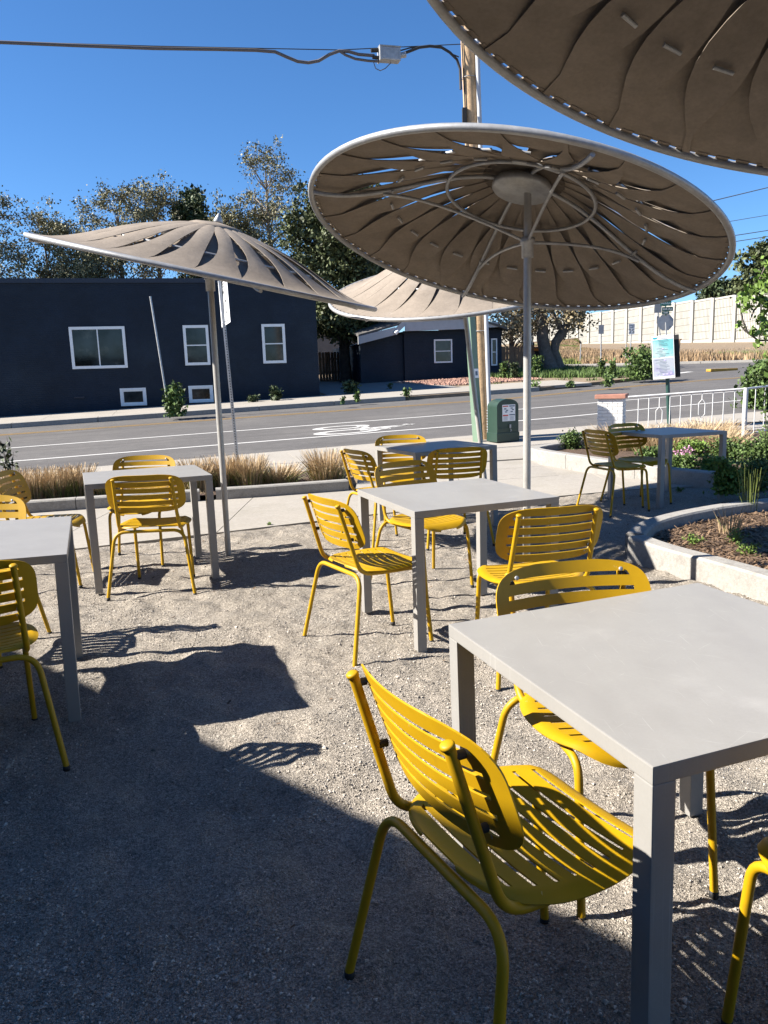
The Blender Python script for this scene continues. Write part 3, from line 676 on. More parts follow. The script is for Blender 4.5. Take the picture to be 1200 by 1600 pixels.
tre('tallest sparse tree with pale twigs rising above the left umbrella',432,233,43,50,410,group=G_,leaf='leaf_olive',bark='twig',nleaf=8960,nb=46,lsize=.072,clus=.34,sub=6)
tre('large dense dark conifer filling the gap between the two left canopies',541,296,40,84,528,name='conifer_tree',group=G_,leaf='leaf_conifer',bark='bark_dark',nleaf=60000,nb=90,lsize=.11,clus=.42,trunk_r=.27,fill=.25,sub=6)
tre('low scrubby tree just above the roof parapet at left',150,395,40,50,450,group=G_,nleaf=7200,nb=26,lsize=.072,clus=.4)
tre('leafy brown tree behind the utility pole and the navy house',800,455,44,66,530,group='trees by the cross street',leaf='leaf_brown',nleaf=4160,nb=30,lsize=.076,clus=.34,trunk_r=.16)
# the twin trunk tree at the corner
def twin():
    p=atp(862,582); r=thing('old_twin_trunk_tree',(p.x,p.y,plane(p.x,p.y)+.1),0,'gnarled tree with two thick dark trunks on the weedy corner','tree')
    s=p.y/1207
    def L(px,py): q_=aty(px,py,p.y); return (q_.x-p.x,0,q_.z-r.location.z)
    m=MB(); m.tube([L(868,590),L(862,575),L(853,555),L(848,530),L(847,505),L(845,470),L(840,440)],[.95*.55,.42,.36,.33,.30,.24,.15],10); m.obj('trunk',M['bark'],r)
    m=MB(); m.tube([L(880,588),L(873,572),L(866,550),L(868,535),L(880,518),L(890,500),L(893,470),L(900,440)],[.42,.30,.24,.25,.24,.18,.13,.07],10).tube([L(880,518),L(870,505),L(862,480)],[.15,.12,.06],7).tube([L(888,503),L(902,492),L(912,478)],[.1,.07,.04],6); m.obj('trunk',M['bark'],r)
    C=[L(random.uniform(768,905),random.uniform(450,512)) for _ in range(70)]+[L(random.uniform(880,912),random.uniform(484,515)) for _ in range(14)]
    C=np.array(C); C[:,1]=RNG.normal(0,1.2,len(C)); n=3600; P=C[RNG.integers(0,len(C),n)]+RNG.normal(size=(n,3))*np.array([.35,.35,.22])
    link('crown',leaves(P,.12,mat=M['leaf_brown'],name='crown'),r)
    m=MB()
    for c in C[:60]: m.tube([Vector(L(850,480)) if c[0]<0.3 else Vector(L(888,495)),Vector(c)],[.05,.015],4,False)
    m.obj('branch',M['bark'],r)
twin()
def simple_trunk(px0,py0,px1,py1,w,label,mat='bark_dark',name='bare_tree_trunk'):
    p=atp(px0,py0); z=plane(p.x,p.y)+.05; b=aty(px1,py1,p.y)
    r=thing(name,(p.x,p.y,z),0,label,'tree' if 'tree' in name else 'pole'); k=p.y/1207*w/2
    MB().tube([(0,0,-.2),((b.x-p.x)*.5,0,(b.z-z)*.5),(b.x-p.x,0,b.z-z)],[k,k*.9,k*.8],9).obj('trunk' if 'tree' in name else 'shaft',M[mat],r); return r
simple_trunk(823,582,814,440,11,'slim dark tree trunk left of the twin trunk tree')
simple_trunk(847,580,842,450,5.5,'short orange brown wooden pole against the twin trunk tree','polewood','wooden_pole')
tre('distant round dark pine crown above the noise wall',1120,450,150,30,490,name='pine_tree',leaf='leaf_dark',bark='bark_dark',nleaf=9000,nb=30,lsize=.5,clus=1.0,twigs=False,trunk_r=.3)
tre('tall grey green pine beyond the noise wall at the right edge',1192,388,118,42,520,name='pine_tree',leaf='leaf_conifer',bark='bark_dark',nleaf=9000,nb=50,lsize=.42,clus=.9,trunk_r=.35)
# near leafy branch tree at right edge
def near_tree():
    x,y=6.15,10.2; r=thing('leafy_tree',(x,y,.05),0,'leafy green tree reaching in from the right edge above the railing','tree')
    L=lambda px,py,Y=10.2:(lambda q_:(q_.x-x,q_.y-y,q_.z-.05))(aty(px,py,Y))
    m=MB(); m.tube([(0,0,-.1),(.02,0,.8),(-.05,.05,1.6),(.1,0,2.6),(.2,0,3.4)],[.07,.055,.045,.035,.02],8)
    brs=[[(-.05,.05,1.6),L(1185,532),L(1165,517),L(1155,506)],[L(1168,520),L(1160,500),L(1155,470)],[(.1,0,2.2),L(1200,470),L(1180,455),L(1165,470)],[L(1195,465),L(1178,485),L(1172,500)],[(.1,0,2.5),L(1210,430),L(1196,415),L(1185,440)],[(.1,0,2.0),L(1215,500),L(1195,510),L(1188,525)],[(.1,0,1.3),L(1220,560),L(1203,600)]]
    for b in brs: m.tube(b,[.014]*(len(b)-1)+[.005],5,False)
    m.obj('trunk',M['bark'],r)
    cc=[]
    for (a,b,s,k) in [(1156,507,7,22),(1175,518,4,10),(1160,468,9,45),(1172,462,12,70),(1180,452,12,70),(1190,470,10,45),(1195,440,14,80),(1190,500,9,45),(1183,520,8,30),(1200,520,12,60),(1208,480,18,120),(1215,430,22,150),(1195,410,6,12),(1185,538,5,14),(1210,560,14,60),(1168,478,8,30)]:
        for _ in range(k):
            q_=L(a+random.gauss(0,s*.6),b+random.gauss(0,s*.55),10.2+random.gauss(0,.15)); cc.append(q_)
    link('crown',leaves(np.array(cc),.052,aspect=1.35,mat=M['leaf_green'],name='crown'),r)
near_tree()
def plant(name,label,x,y,z,h,rad_,n,ls,mat,cat='plant',group=None,stems=6,cone=.4,stemmat='leaf_mid'):
    r=thing(name,(x,y,z),random.uniform(0,6),label,cat,group); m=MB(); P=[]
    for s in range(stems):
        a=random.uniform(0,2*PI); rr=rad_*random.uniform(.2,1); tip=Vector((math.cos(a)*rr,math.sin(a)*rr,h*random.uniform(.55,1)))
        m.tube([(0,0,-.02),tip*.5+Vector((0,0,.05*h)),tip],[.006*max(1,h),.004*max(1,h),.002],4,False)
        for _ in range(n//stems):
            k=random.random()**.7; p=tip*k; q_=Vector((random.gauss(0,1),random.gauss(0,1),random.gauss(0,.6)))*rad_*cone*(1.1-k*.6); P.append(tuple(p+q_))
    m.obj('stem',M[stemmat],r); P=np.array(P); P[:,2]=np.clip(P[:,2],.01,None)
    link('foliage',leaves(P,ls,mat=M[mat],name='foliage'),r); return r
def tuft(label,x,y,z,h,w,n=420,mat='grass_tan',green=.3,group=None,bw=.006,name='grass_tuft'):
    r=thing(name,(x,y,z),0,label,'grass tuft',group)
    def blades(k,hh,ww,mt,nm):
        a=RNG.uniform(0,2*PI,k); rr=RNG.random(k)**.5; bx=np.cos(a)*rr*ww*.45; by=np.sin(a)*rr*ww*.45
        H=hh*RNG.uniform(.55,1.05,k); ox=np.cos(a)*rr*ww*.35+RNG.normal(0,.05*hh,k); oy=np.sin(a)*rr*ww*.35+RNG.normal(0,.05*hh,k)
        s=RNG.uniform(0,PI,k); sx=np.cos(s)*bw/2; sy=np.sin(s)*bw/2; z0=np.zeros(k)
        V=np.stack([np.stack([bx-sx,by-sy,z0],-1),np.stack([bx+sx,by+sy,z0],-1),np.stack([bx+ox*.35+sx*.9,by+oy*.35+sy*.9,H*.6],-1),np.stack([bx+ox*.35-sx*.9,by+oy*.35-sy*.9,H*.6],-1),np.stack([bx+ox+sx*.6,by+oy+sy*.6,H],-1),np.stack([bx+ox-sx*.6,by+oy-sy*.6,H],-1)],1).reshape(-1,3)
        b=6*np.arange(k)[:,None]; F=np.concatenate([b+np.array([[0,1,2,3]]),b+np.array([[3,2,4,5]])]); link(nm,fast_mesh(nm,V,F,M[mt]),r)
    blades(n,h,w,mat,'dry_blades'); blades(int(n*green)+5,h*.62,w*1.1,'grass_green','green_blades'); return r
G_='dry grass tufts in the low planter'
for (px,py,w,lab,gr) in [(47,786,58,'tan grass tuft just right of the leftmost yellow backrest',.15),(88,783,52,'tan grass tuft against the left edge of the back left table',.6),(118,780,46,'tan grass tuft partly behind the left leg of the back left table',.6),(158,779,40,'small grass tuft seen under the back left table',.4),(350,762,52,'tan grass tuft right behind the left umbrella post',.4),(388,762,46,'bushy grass tuft second to the right of the left umbrella post',.4),(432,757,66,'wide low grass tuft in the middle of the right hand planter stretch',.5),(510,750,60,'golden grass tuft just left of the chairs by the middle tables',.3),(305,768,44,'grass tuft hidden behind the right side of the back left table',.4),(15,790,46,'tan grass tuft at the far left edge behind the chairs',.2)]:
    p=atz(px,py,.06); s=p.y/1207; big=1.0 if px not in (432,158) else .65
    tuft(lab,p.x,p.y+.12,.05,.40*big,w*s*.95,650,'grass_tan',gr,G_)
for (px,py,w,h,lab,gr) in [(975,700,70,.34,'tan grass mound in front of the white brick pillar',.3),(1030,704,70,.36,'tan grass mound behind the shaded dark table',.3),(1080,700,70,.36,'tan grass mound below the white railing',.2),(1125,706,56,.30,'short tan grass mound at the right of the shaded table',.5),(1110,690,60,.34,'golden grass clump at the foot of the railing',.1)]:
    p=atz(px,py,.1); tuft(lab,p.x,p.y,.08,h*1.15,w*p.y/1207*1.2,800,'grass_tan',gr,'dry grass in the corner planter')
for (px,py,w,h,lab,m_) in [(1150,722,60,.34,'feathery green shrub right of the shaded dark table','leaf_mid'),(1190,735,60,.5,'green leafy perennial at the right edge behind the planter kerb','leaf_mid'),(1180,765,55,.34,'dark green clump spilling over the shaded kerb','leaf_mid'),(1115,742,45,.24,'low green plant beside the pink flowers','leaf_green'),(1070,735,40,.2,'small green plant between the legs of the shaded table','leaf_mid'),(1020,722,40,.2,'short green plant left of the shaded table leg','leaf_mid'),(1140,770,40,.4,'feathery green plant leaning on the shaded kerb','leaf_green'),(893,700,34,.30,'low juniper like plant in the tip of the corner planter','leaf_mid'),(1085,712,44,.22,'fresh green plant under the shaded table top','leaf_green')]:
    p=atz(px,py,.1); plant('leafy_perennial',lab,p.x,p.y+.05,.08,h,w*p.y/1207*.5,2600,.022,m_,group='green plants in the corner planter',stems=16,cone=.5)
p=atz(1068,722,.1); plant('pink_flower_clump','clump of small pink flowers behind the shaded table',p.x,p.y,.1,.22,.12,210,.02,'pink','flowers',stems=14,cone=.5)
p=atz(1102,708,.1); plant('pink_flower_clump','tiny patch of pink flowers near the right leg of the shaded table',p.x,p.y,.1,.2,.07,120,.022,'pink','flowers',stems=8,cone=.5)
# right side shrubs beyond the railing
for (px,py,Y,w,h,lab) in [(1185,655,19.5,40,1.1,'rounded green shrub behind the railing at the right edge'),(1205,640,20.5,40,1.2,'second green shrub behind the railing, cut by the right edge')]:
    p=aty(px,py,Y); plant('green_shrub',lab,p.x,p.y,gz(p.x,p.y),h,w*Y/1207*.7,2500,.07,'leaf_mid','shrub',stems=22,cone=.45)
p=aty(1196,705,13.5); plant('thin_sapling','thin dark stemmed sapling by the right edge in the planter',p.x,p.y,.1,.9,.2,160,.04,'leaf_mid','plant',stems=5,cone=.3,stemmat='bark_dark')
p=atz(2,770,.06); plant('thin_sapling','dark twiggy sapling at the left edge above the dry grass',p.x-.1,p.y+.5,.05,.75,.16,110,.05,'leaf_dark','plant',stems=7,cone=.3,stemmat='bark_dark')
# far weeds
for (px,py,w,h,lab,n_,m_) in [(272,649,36,1.05,'bushy green weed at the foot of the leaning metal post',900,'leaf_mid'),(432,626,16,.6,'dark shaded weed against the navy wall near its right end',400,'leaf_dark'),(396,628.5,16,.3,'small dark weed on the shaded far sidewalk',250,'leaf_dark'),(558,627,9,.42,'thin spiky weed growing out of the far kerb',160,'leaf_mid'),(636,619,14,.32,'small bushy weed at the end of the far kerb',160,'leaf_mid'),(548,615,24,.55,'shaded weed clump in the driveway between the buildings',350,'leaf_dark'),(536,631,8,.3,'tiny weed in the far kerb joint',60,'leaf_mid'),
   (787,592,14,.9,'upright green weed at the corner of the navy house',300,'leaf_mid'),(803,592,12,.8,'dark weed against the weathered fence',300,'leaf_dark'),(838,588,20,1.0,'tall leafy weed before the orange machine',400,'leaf_mid'),(1002,592,46,1.35,'large rounded green bush on the far corner beside the poster sign',1900,'leaf_mid'),(940,588,12,.9,'tall weed at the foot of the blank grey sign',250,'leaf_mid'),(957,590,12,.9,'tall weed left of the large corner bush',250,'leaf_mid'),(948,603,22,.45,'low weed spreading on the far sidewalk edge',260,'leaf_mid'),(891,603,16,.2,'flat weed in the cracked far pavement',120,'leaf_mid'),(835,605,18,.18,'flat weed tuft at the road edge left of the corner',120,'leaf_mid'),(610,608,8,.3,'tiny weed beside the driveway shadow',60,'leaf_dark')]:
    p=atp(px,py,.12); plant('roadside_weed',lab,p.x,p.y,plane(p.x,p.y)+.1,h,w*p.y/1207*.5,n_,.085 if h>.5 else .06,m_,'weed','weeds along the far side',stems=10,cone=.45)
# grass fields as stuff
def blades_field(name,label,P,Z,h,bw,mat):
    k=len(P); s=RNG.uniform(0,PI,k); sx=np.cos(s)*bw; sy=np.sin(s)*bw; H=h*RNG.uniform(.4,1.1,k); ox=RNG.normal(0,.2,k)*h; oy=RNG.normal(0,.2,k)*h
    V=np.stack([np.stack([P[:,0]-sx,P[:,1]-sy,Z-.05],-1),np.stack([P[:,0]+sx,P[:,1]+sy,Z-.05],-1),np.stack([P[:,0]+ox,P[:,1]+oy,Z+H],-1)],1).reshape(-1,3)
    return tag(link(name,fast_mesh(name,V,np.arange(3*k).reshape(-1,3),M[mat])),label,'grass',kind='stuff')
def field(n,quad):
    Q=np.array(quad); a=RNG.random(n); b=RNG.random(n); return (Q[0]*(1-a)[:,None]+Q[1]*a[:,None])*(1-b)[:,None]+(Q[3]*(1-a)[:,None]+Q[2]*a[:,None])*b[:,None]
def zpl(P): 
    u=-P[:,0]*TY+P[:,1]*TX; t=P[:,0]*TX+P[:,1]*TY; return .028*(t-6)+.037*(np.minimum(u,125)-14.9)
q4=[xy(47.5,24.3),xy(37.4,33.5),(p1.x+3,p1.y-8),(p0.x-8,p0.y+20)]
# embankment surface between the cross street and the noise wall
rows=[]; e0=[xy(74,-.2),xy(59,13.4),xy(49.4,20.7),xy(44.9,23.3),xy(40.8,26.4),xy(36.0,30.9),xy(32.4,42),xy(29.8,60)]
K=len(e0); V=[];F=[]
for i,(x,y) in enumerate(e0):
    s=(-.55+1.9*i/(K-1))*h; wx_=p0.x+d2.x*s; wy_=p0.y+d2.y*s; wz_=p0.z+dd.z*(s/h)+.15; z=plane(x,y)+.02
    for k in range(5):
        w=k/4; V.append((x+(wx_-x)*w,y+(wy_-y)*w,z+(wz_-z)*w))
for i in range(K-1):
    for k in range(4): F.append((i*5+k,i*5+k+1,(i+1)*5+k+1,(i+1)*5+k))
me=mesh('embankment',V,F,pmat('dry_embankment_soil',(.27,.19,.11),.95,stops=[(.25,(.17,.17,.08),.5,.65)],noise=[(.5,.2),(4,.2)],bump=[(3,.6,.1)]))
if me.polygons[0].normal.z<0: me.flip_normals()
tag(link('embankment',me),kind='structure')
kb=thing('cross_street_kerb'); tag(kb,'long pale kerb along the far side of the cross street','kerb')
for (a,b) in zip(e0,e0[1:]):
    A_=Vector(a);B_=Vector(b);L_=(B_-A_).length; k=max(1,int(L_/3))
    for i in range(k):
        a1=A_.lerp(B_,i/k); b1=A_.lerp(B_,(i+1)/k-.004); dn=(B_-A_).normalized(); nn=Vector((-dn.y,dn.x))*.32
        MB().prism([tuple(a1-nn),tuple(b1-nn),tuple(b1+nn),tuple(a1+nn)],-.05,.09,zf=plane).obj('kerb_block',M['concrete_kerb'],kb)
Va=np.array(V).reshape(K,5,3); n=95000; i=RNG.uniform(1,K-1.001,n); w=RNG.random(n)*4*.99; ii=i.astype(int); wi=w.astype(int); fi=(i-ii)[:,None]; fw=(w-wi)[:,None]
P=(Va[ii,wi]*(1-fi)+Va[ii+1,wi]*fi)*(1-fw)+(Va[ii,wi+1]*(1-fi)+Va[ii+1,wi+1]*fi)*fw
vn=value_noise(P[:,0],P[:,1],5,31)
k=vn>-.08; blades_field('embankment_dry_grass','tall brown dry grass covering the embankment below the noise wall',P[k],P[k][:,2],.5,.05,'grass_dry')
k=~k; blades_field('embankment_green_grass','greener grass patches low on the embankment',P[k],P[k][:,2],.35,.06,'grass_green')
P=field(16000,[xy(30.6,14.5),xy(30.4,21),xy(40,20.8),xy(40,14)]); k=value_noise(P[:,0],P[:,1],1.4,33)>-.22; P=P[k]
blades_field('verge_weeds','green weeds and grass on the far street corner',P,zpl(P)+.1,.28,.035,'leaf_mid')
P=field(2500,[xy(28.2,15),xy(29.2,20),xy(30.6,20),xy(30.6,12)]); k=value_noise(P[:,0],P[:,1],.8,34)>.08; P=P[k]
blades_field('verge_sidewalk_weeds','sparse green weeds over the broken far pavement',P,zpl(P)+.1,.16,.03,'leaf_mid')
# mulch litter
def litter(name,label,n,xr,yr,z,ok,mat='straw',L=.05):
    x=RNG.uniform(*xr,n); y=RNG.uniform(*yr,n); k=np.array([ok(a,b) for a,b in zip(x,y)]); x,y=x[k],y[k]; n=len(x)
    a=RNG.uniform(0,2*PI,n); l=L*RNG.uniform(.3,1.3,n)/2; w=.004+.004*RNG.random(n); dz=RNG.normal(0,.25,n)*l
    c,s=np.cos(a),np.sin(a); zz=z+.005+.02*RNG.random(n)
    V=np.stack([np.stack([x-c*l-s*w,y-s*l+c*w,zz-dz],-1),np.stack([x-c*l+s*w,y-s*l-c*w,zz-dz],-1),np.stack([x+c*l+s*w,y+s*l-c*w,zz+dz],-1),np.stack([x+c*l-s*w,y+s*l+c*w,zz+dz],-1)],1).reshape(-1,3)
    tag(link(name,fast_mesh(name,V,np.arange(4*n).reshape(-1,4),M[mat])),label,'mulch',kind='stuff')
BEDP=[(2.0,5.65),(2.06,5.25),(2.28,4.75),(2.45,4.25),(2.7,3.6),(3.1,2.7),(9,2.7),(9,7.3),(5.6,7.25),(4.2,7.05),(3.2,6.75),(2.6,6.4),(2.18,6.05)]
def inbed(x,y):
    c=False; n=len(BEDP)
    for i in range(n):
        (x0,y0),(x1,y1)=BEDP[i],BEDP[i-1]
        if (y0>y)!=(y1>y) and x<(x1-x0)*(y-y0)/(y1-y0)+x0: c=not c
    return c
litter('mulch_litter','brown bark and straw mulch in the near right planter',22000,(2.0,5.),(3.6,7.1),.07,inbed,L=.07)
litter('leaf_litter','brown dry leaves on the left planter soil',3000,(-6,-.5),(8.6,10.3),.06,lambda a,b: b>8.6+(a+4)*.27 and b<10+(a+4)*.3,'leaf_brown')
for (px,py,h,lab) in [(1170,868,.10,'small pale weed in the sunny near mulch'),(1085,852,.09,'tiny dry seedling in the shaded near mulch'),(1150,850,.12,'low yellow green weed in the near mulch')]:
    p=atz(px,py,.07); plant('mulch_weed',lab,p.x,p.y,.07,h,.09,160,.012,'leaf_green','weed','weeds in the near planter',stems=12,cone=.35)
for (px,py,lab) in [(1170,800,'tall thin green stalk rising from the near shaded planter'),(1140,835,'straw coloured dry stalks in the near planter')]:
    p=atz(px,py,.07); tuft(lab,p.x,p.y,.07,.42 if px==1170 else .22,.16,40,'grass_green' if px==1170 else 'grass_tan',.3,name='stalk_tuft')
p=atz(510,722,0.03); plant('walkway_weed','tiny green sprig at the gravel edge left of the walkway',*atz(420,822,0.)[:2],0,.04,.03,40,.01,'leaf_green','weed',stems=5)
p=atz(1062,768,0); plant('walkway_weed','tiny green sprig under the shaded dark table',p.x,p.y,0,.06,.05,60,.014,'leaf_green','weed',stems=6)

ground_litter()
# ------------------------------------------------------------------ street furniture
# utility pole with conduits and cable
def utility_pole():
    b=atz(757,686,.03); r=thing('utility_pole',(b.x,b.y,0),0,'tall wooden utility pole with grey conduit behind the centre canopy','utility pole')
    L=lambda px,py,dy=0:(lambda q_:(q_.x-b.x,q_.y-b.y,q_.z))(aty(px,py,b.y+dy))
    Y=b.y; R=.148
    t_=L(731,60); t2=(t_[0]*1.18,0,t_[2]*1.18)
    MB().tube([(0,0,-.2),(t_[0]*.5,0,t_[2]*.5),t_,t2],[R,R*.97,R*.93,R*.9],20).obj('pole_shaft',M['polewood'],r)
    dx=.15; k=lambda z:t_[0]*z/t_[2]
    MB().tube([(k(0)+.10,-.16,.0),(k(4)+.12,-.16,4),(k(8)+.15,-.15,8.3)],.043,10).obj('conduit',M['conduit'],r)
    m=MB()
    for i in range(11): m.tube([(k(0)+.10,-.16,.06+i*.055),(k(0)+.10,-.16,.08+i*.055)],.072,12)
    m.tube([(k(0)+.10,-.16,.0),(k(0)+.10,-.16,.66)],.058,12); m.obj('conduit_sleeve',M['conduit'],r)
    m=MB(); m.tube([(k(0)-.1,-.115,0),(k(4)-.11,-.115,4),(k(8.1)-.13,-.10,8.1)],.012,6); m.obj('ground_cable',M['black'],r)
    for z in (2.2,4.6,6.9): MB().tube([(k(z)+math.cos(a)*.16,math.sin(a)*.16,z) for a in np.linspace(0,2*PI,16,endpoint=False)],.008,5,close=True).obj('strap_band',M['steel'],r)
    MB().box((k(6.2)-.18,-.15,6.0),(k(6.2)-.10,-.03,6.35)).obj('cable_bracket',M['rubber'],r)
    return b
UB=utility_pole()
def cable(name,label,pts,r_,mat,cat='cable'):
    P=[Vector(p) for p in pts]; o=Vector(P[0]); m=MB(); m.tube([p-o for p in P],r_,6); ob=m.obj(name,M[mat],None,o); return tag(ob,label,cat)
def onl(px,py):   # points in the vertical plane along the street through the pole
    d=ray(px,py); u0,_=ut(UB.x,UB.y); k=u0/(-d.x*TY+d.y*TX); return Vector((0,0,CH))+d*k
cable('overhead_cable','thick grey overhead cable coming from the upper left edge',[onl(*p) for p in [(-260,54),(-120,60),(0,66),(120,71),(240,75.5),(340,77),(400,78.5),(430,81),(448,89),(465,96),(482,98),(498,95),(515,85),(530,79.5),(545,80.5),(560,85),(585,87)]],.028,'cable')
cable('overhead_cable','second cable loop drooping just left of the splice box',[onl(*p) for p in [(530,79.5),(540,86),(555,92),(575,95),(592,96)]],.022,'cable')
cable('guy_strand','thin straight steel strand from the pole to the upper left',[onl(*p) for p in [(-260,54),(0,65),(240,72),(430,76),(530,78),(720,69)]],.008,'black')
cable('overhead_cable','black cable bundle arching from the splice box down the pole',[onl(*p) for p in [(624,86),(640,80),(655,74),(672,72),(690,74),(703,82),(714,93),(719,108),(720,140)]],.026,'black')
cable('overhead_cable','thin black wire between the splice box and the pole',[onl(*p) for p in [(622,80),(640,75),(665,71.5),(690,73),(705,84),(717,89)]],.012,'black')
cable('overhead_cable','small drooping wire loop under the splice box',[onl(*p) for p in [(584,98),(587,107),(594,110.5),(602,107),(611,98)]],.008,'cable')
p=onl(608,86); bx=thing('splice_box',p,TA,'grey rectangular splice box hanging on the overhead cable','cable box')
k=UB.y/1207
MB().cbox((0,0,0),(30*k,.2,17*k),bev=.02).obj('box_body',M['steel'],bx); MB().cbox((-14*k,0,0),(2.5*k,.22,19*k),bev=.01).obj('end_flange',M['steel_light'],bx); MB().cbox((0,0,9*k),(31*k,.22,1.4*k),bev=.005).obj('top_cover',M['steel_light'],bx)
MB().tube([(14*k,0,0),(24*k,0,2*k)],.05,10).obj('cable_gland',M['steel'],bx); MB().tube([(-14*k,0,5*k),(-26*k,0,4*k)],.035,8).obj('cable_gland',M['rubber'],bx); MB().tube([(-12*k,0,-5*k),(-24*k,0,-4*k)],.035,8).obj('cable_gland',M['rubber'],bx)
# wires at right, beyond
def wire(label,pts,Y,r_=.018): cable('power_line',label,[aty(px,py,Y+i*1.5) for i,(px,py) in enumerate(pts)],r_,'cable','power line')
wire('uppermost power line crossing the sky at the right edge',[(1000,338),(1117,313),(1200,293),(1330,262)],32)
wire('second power line from the top at the right edge',[(1040,362),(1140,346),(1200,336),(1330,316)],34,.012)
wire('third power line from the top at the right edge',[(1040,384),(1148,368),(1200,360),(1330,341)],36)
wire('lowest power line at the right edge, just above the pine',[(1040,392),(1148,377.5),(1200,369.5),(1330,350)],38)
# pale green square post
b=atz(747,689,.03); tpx=aty(733,478,b.y); r=thing('green_post',(b.x,b.y,0),0,'pale green square steel post with a sticker, left of the wooden utility pole','post')
Mx=Matrix(((1,0,(tpx.x-b.x)/tpx.z,0),(0,1,0,0),(0,0,1,0),(0,0,0,1)))
MB().cbox((0,0,tpx.z/2),(.15,.15,tpx.z),Mx@Matrix.Rotation(rad(38),4,'Z'),bev=.012).obj('post_shaft',M['green_post'],r)
MB().box((-.06,-.081,1.28),(.06,-.078,1.46),Mx@Matrix.Rotation(rad(38),4,'Z')).obj('sticker',M['sign_white'],r)
MB().box((-.03,-.084,1.33),(.03,-.082,1.41),Mx@Matrix.Rotation(rad(38),4,'Z')).obj('sticker_print',M['ink'],r)
# utility pedestal
b=atz(786,689,.03); r=thing('utility_pedestal',(b.x,b.y,.03),rad(-3),'dark green utility pedestal with warning stickers beside the pole','utility box')
w,dp,hh=.50,.34,.86; pr=[(-w/2,0),(w/2,0),(w/2,hh*.78)]+[(w/2*math.cos(a),hh*.78+hh*.20*math.sin(a)) for a in np.linspace(.25,PI-.25,8)]+[(-w/2,hh*.78)]
m=MB(); n=len(pr); V=[(x,-dp/2,z+.14) for x,z in pr]+[(x,dp/2,z+.14) for x,z in pr]; m.add(V,[tuple(range(n)),tuple(range(n,2*n))[::-1]]+[(i,n+i,n+(i+1)%n,(i+1)%n) for i in range(n)])
R_=Matrix.Rotation(rad(28),4,'Z')
for v in range(len(m.V)): m.V[v]=tuple(R_@Vector((m.V[v][0],m.V[v][1],(m.V[v][2]-.14)*.82+.14)))
m.obj('cover',M['box_green'],r)
MB().cbox((0,0,.09),(w+.03,dp+.03,.18),R_,bev=.01).obj('base_ring',M['box_green'],r)
MB().cbox((0,-dp/2-.004,.26),(w*.98,.012,.02),R_).obj('seam_lip',M['box_green'],r)
s_=MB().box((-.13,-dp/2-.006,.40),(.17,-dp/2-.003,.72),R_).obj('sticker',M['sign_white'],r)
MB().box((-.12,-dp/2-.009,.68),(.005,-dp/2-.007,.70),R_).box((-.12,-dp/2-.009,.50),(.005,-dp/2-.007,.525),R_).obj('sticker_print',M['sticker_red'],s_)
m=MB().box((.03,-dp/2-.009,.68),(.16,-dp/2-.007,.70),R_).box((.03,-dp/2-.009,.51),(.16,-dp/2-.007,.53),R_)
for (a,c) in [(-.09,.63),(-.05,.60),(-.07,.57),(.06,.64),(.09,.61),(.06,.57)]: m.box((a,-dp/2-.009,c),(a+.05,-dp/2-.007,c+.02),R_)
for i in range(5): m.box((-.11,-dp/2-.009,.42+i*.016),(-.01,-dp/2-.007,.424+i*.016),R_); m.box((.04,-dp/2-.009,.42+i*.016),(.14,-dp/2-.007,.424+i*.016),R_)
m.obj('sticker_print',M['ink'],s_)
MB().cbox((.04,-dp/2-.02,.30),(.035,.03,.07),R_,bev=.006).tube([(.04,-dp/2-.03,.25),(.06,-dp/2-.035,.22),(.04,-dp/2-.03,.20)],.008,6,M=R_).obj('padlock',M['steel_light'],r)

# street signs
def sign_post(name,label,bx_,by_,z0,h,r_=.025,mat='steel',lean=(0,0),cat='sign',perf=False,square=False):
    r=thing(name,(bx_,by_,z0),0,label,cat); m=MB()
    if square: m.box((-r_,-r_,-.1),(r_,r_,h),Matrix(((1,0,lean[0]/h,0),(0,1,lean[1]/h,0),(0,0,1,0),(0,0,0,1))))
    else: m.tube([(0,0,-.1),(lean[0],lean[1],h)],r_,8)
    m.obj('post_shaft',M[mat],r); return r
def plate(parent,c,w,hh,mat,th=.006,yaw=0,tilt=0,name='plate'):
    return MB().cbox((0,0,0),(w,th,hh),bev=.0).obj(name,M[mat],parent,c,(0,tilt,yaw))
# left SPEED LIMIT sign
b=atz(371,717,.03); tp_=aty(345,437,b.y)
r=sign_post('speed_limit_sign','tall narrow looking speed limit 30 sign on a perforated post behind the left umbrella',b.x,b.y,0,tp_.z+.06,.024,lean=(tp_.x-b.x-.02,0),square=True)
m=MB(); H_=tp_.z
for i in range(60):
    z=.1+i*.045
    if z<H_-.75: m.box((-.008+ (tp_.x-b.x)*z/H_,-.0262,z),(.008+(tp_.x-b.x)*z/H_,-.0245,z+.02))
m.obj('post_holes',M['sign_black'],r)
pc=aty(351,471,b.y); yaw=rad(76)
pl=plate(r,(pc.x-b.x,-.04,pc.z),.62,.78,'sign_white',yaw=-yaw+PI*0,tilt=0,name='plate')
pl.rotation_euler=(0,rad(-4.5),rad(-65.5))
for (tx,sz,z) in [('SPEED',.15,.27),('LIMIT',.15,.12),('30',.36,-.12)]:
    o=link('lettering',text_mesh(tx,sz,M['sign_black'],depth=.0008),pl,(0,-.0045,z),(PI/2,0,0))
MB().box((-.27,-.0048,-.345),(.27,-.0035,-.33)).box((-.27,-.0048,.36),(.27,-.0035,.37)).obj('border_line',M['sign_black'],pl)
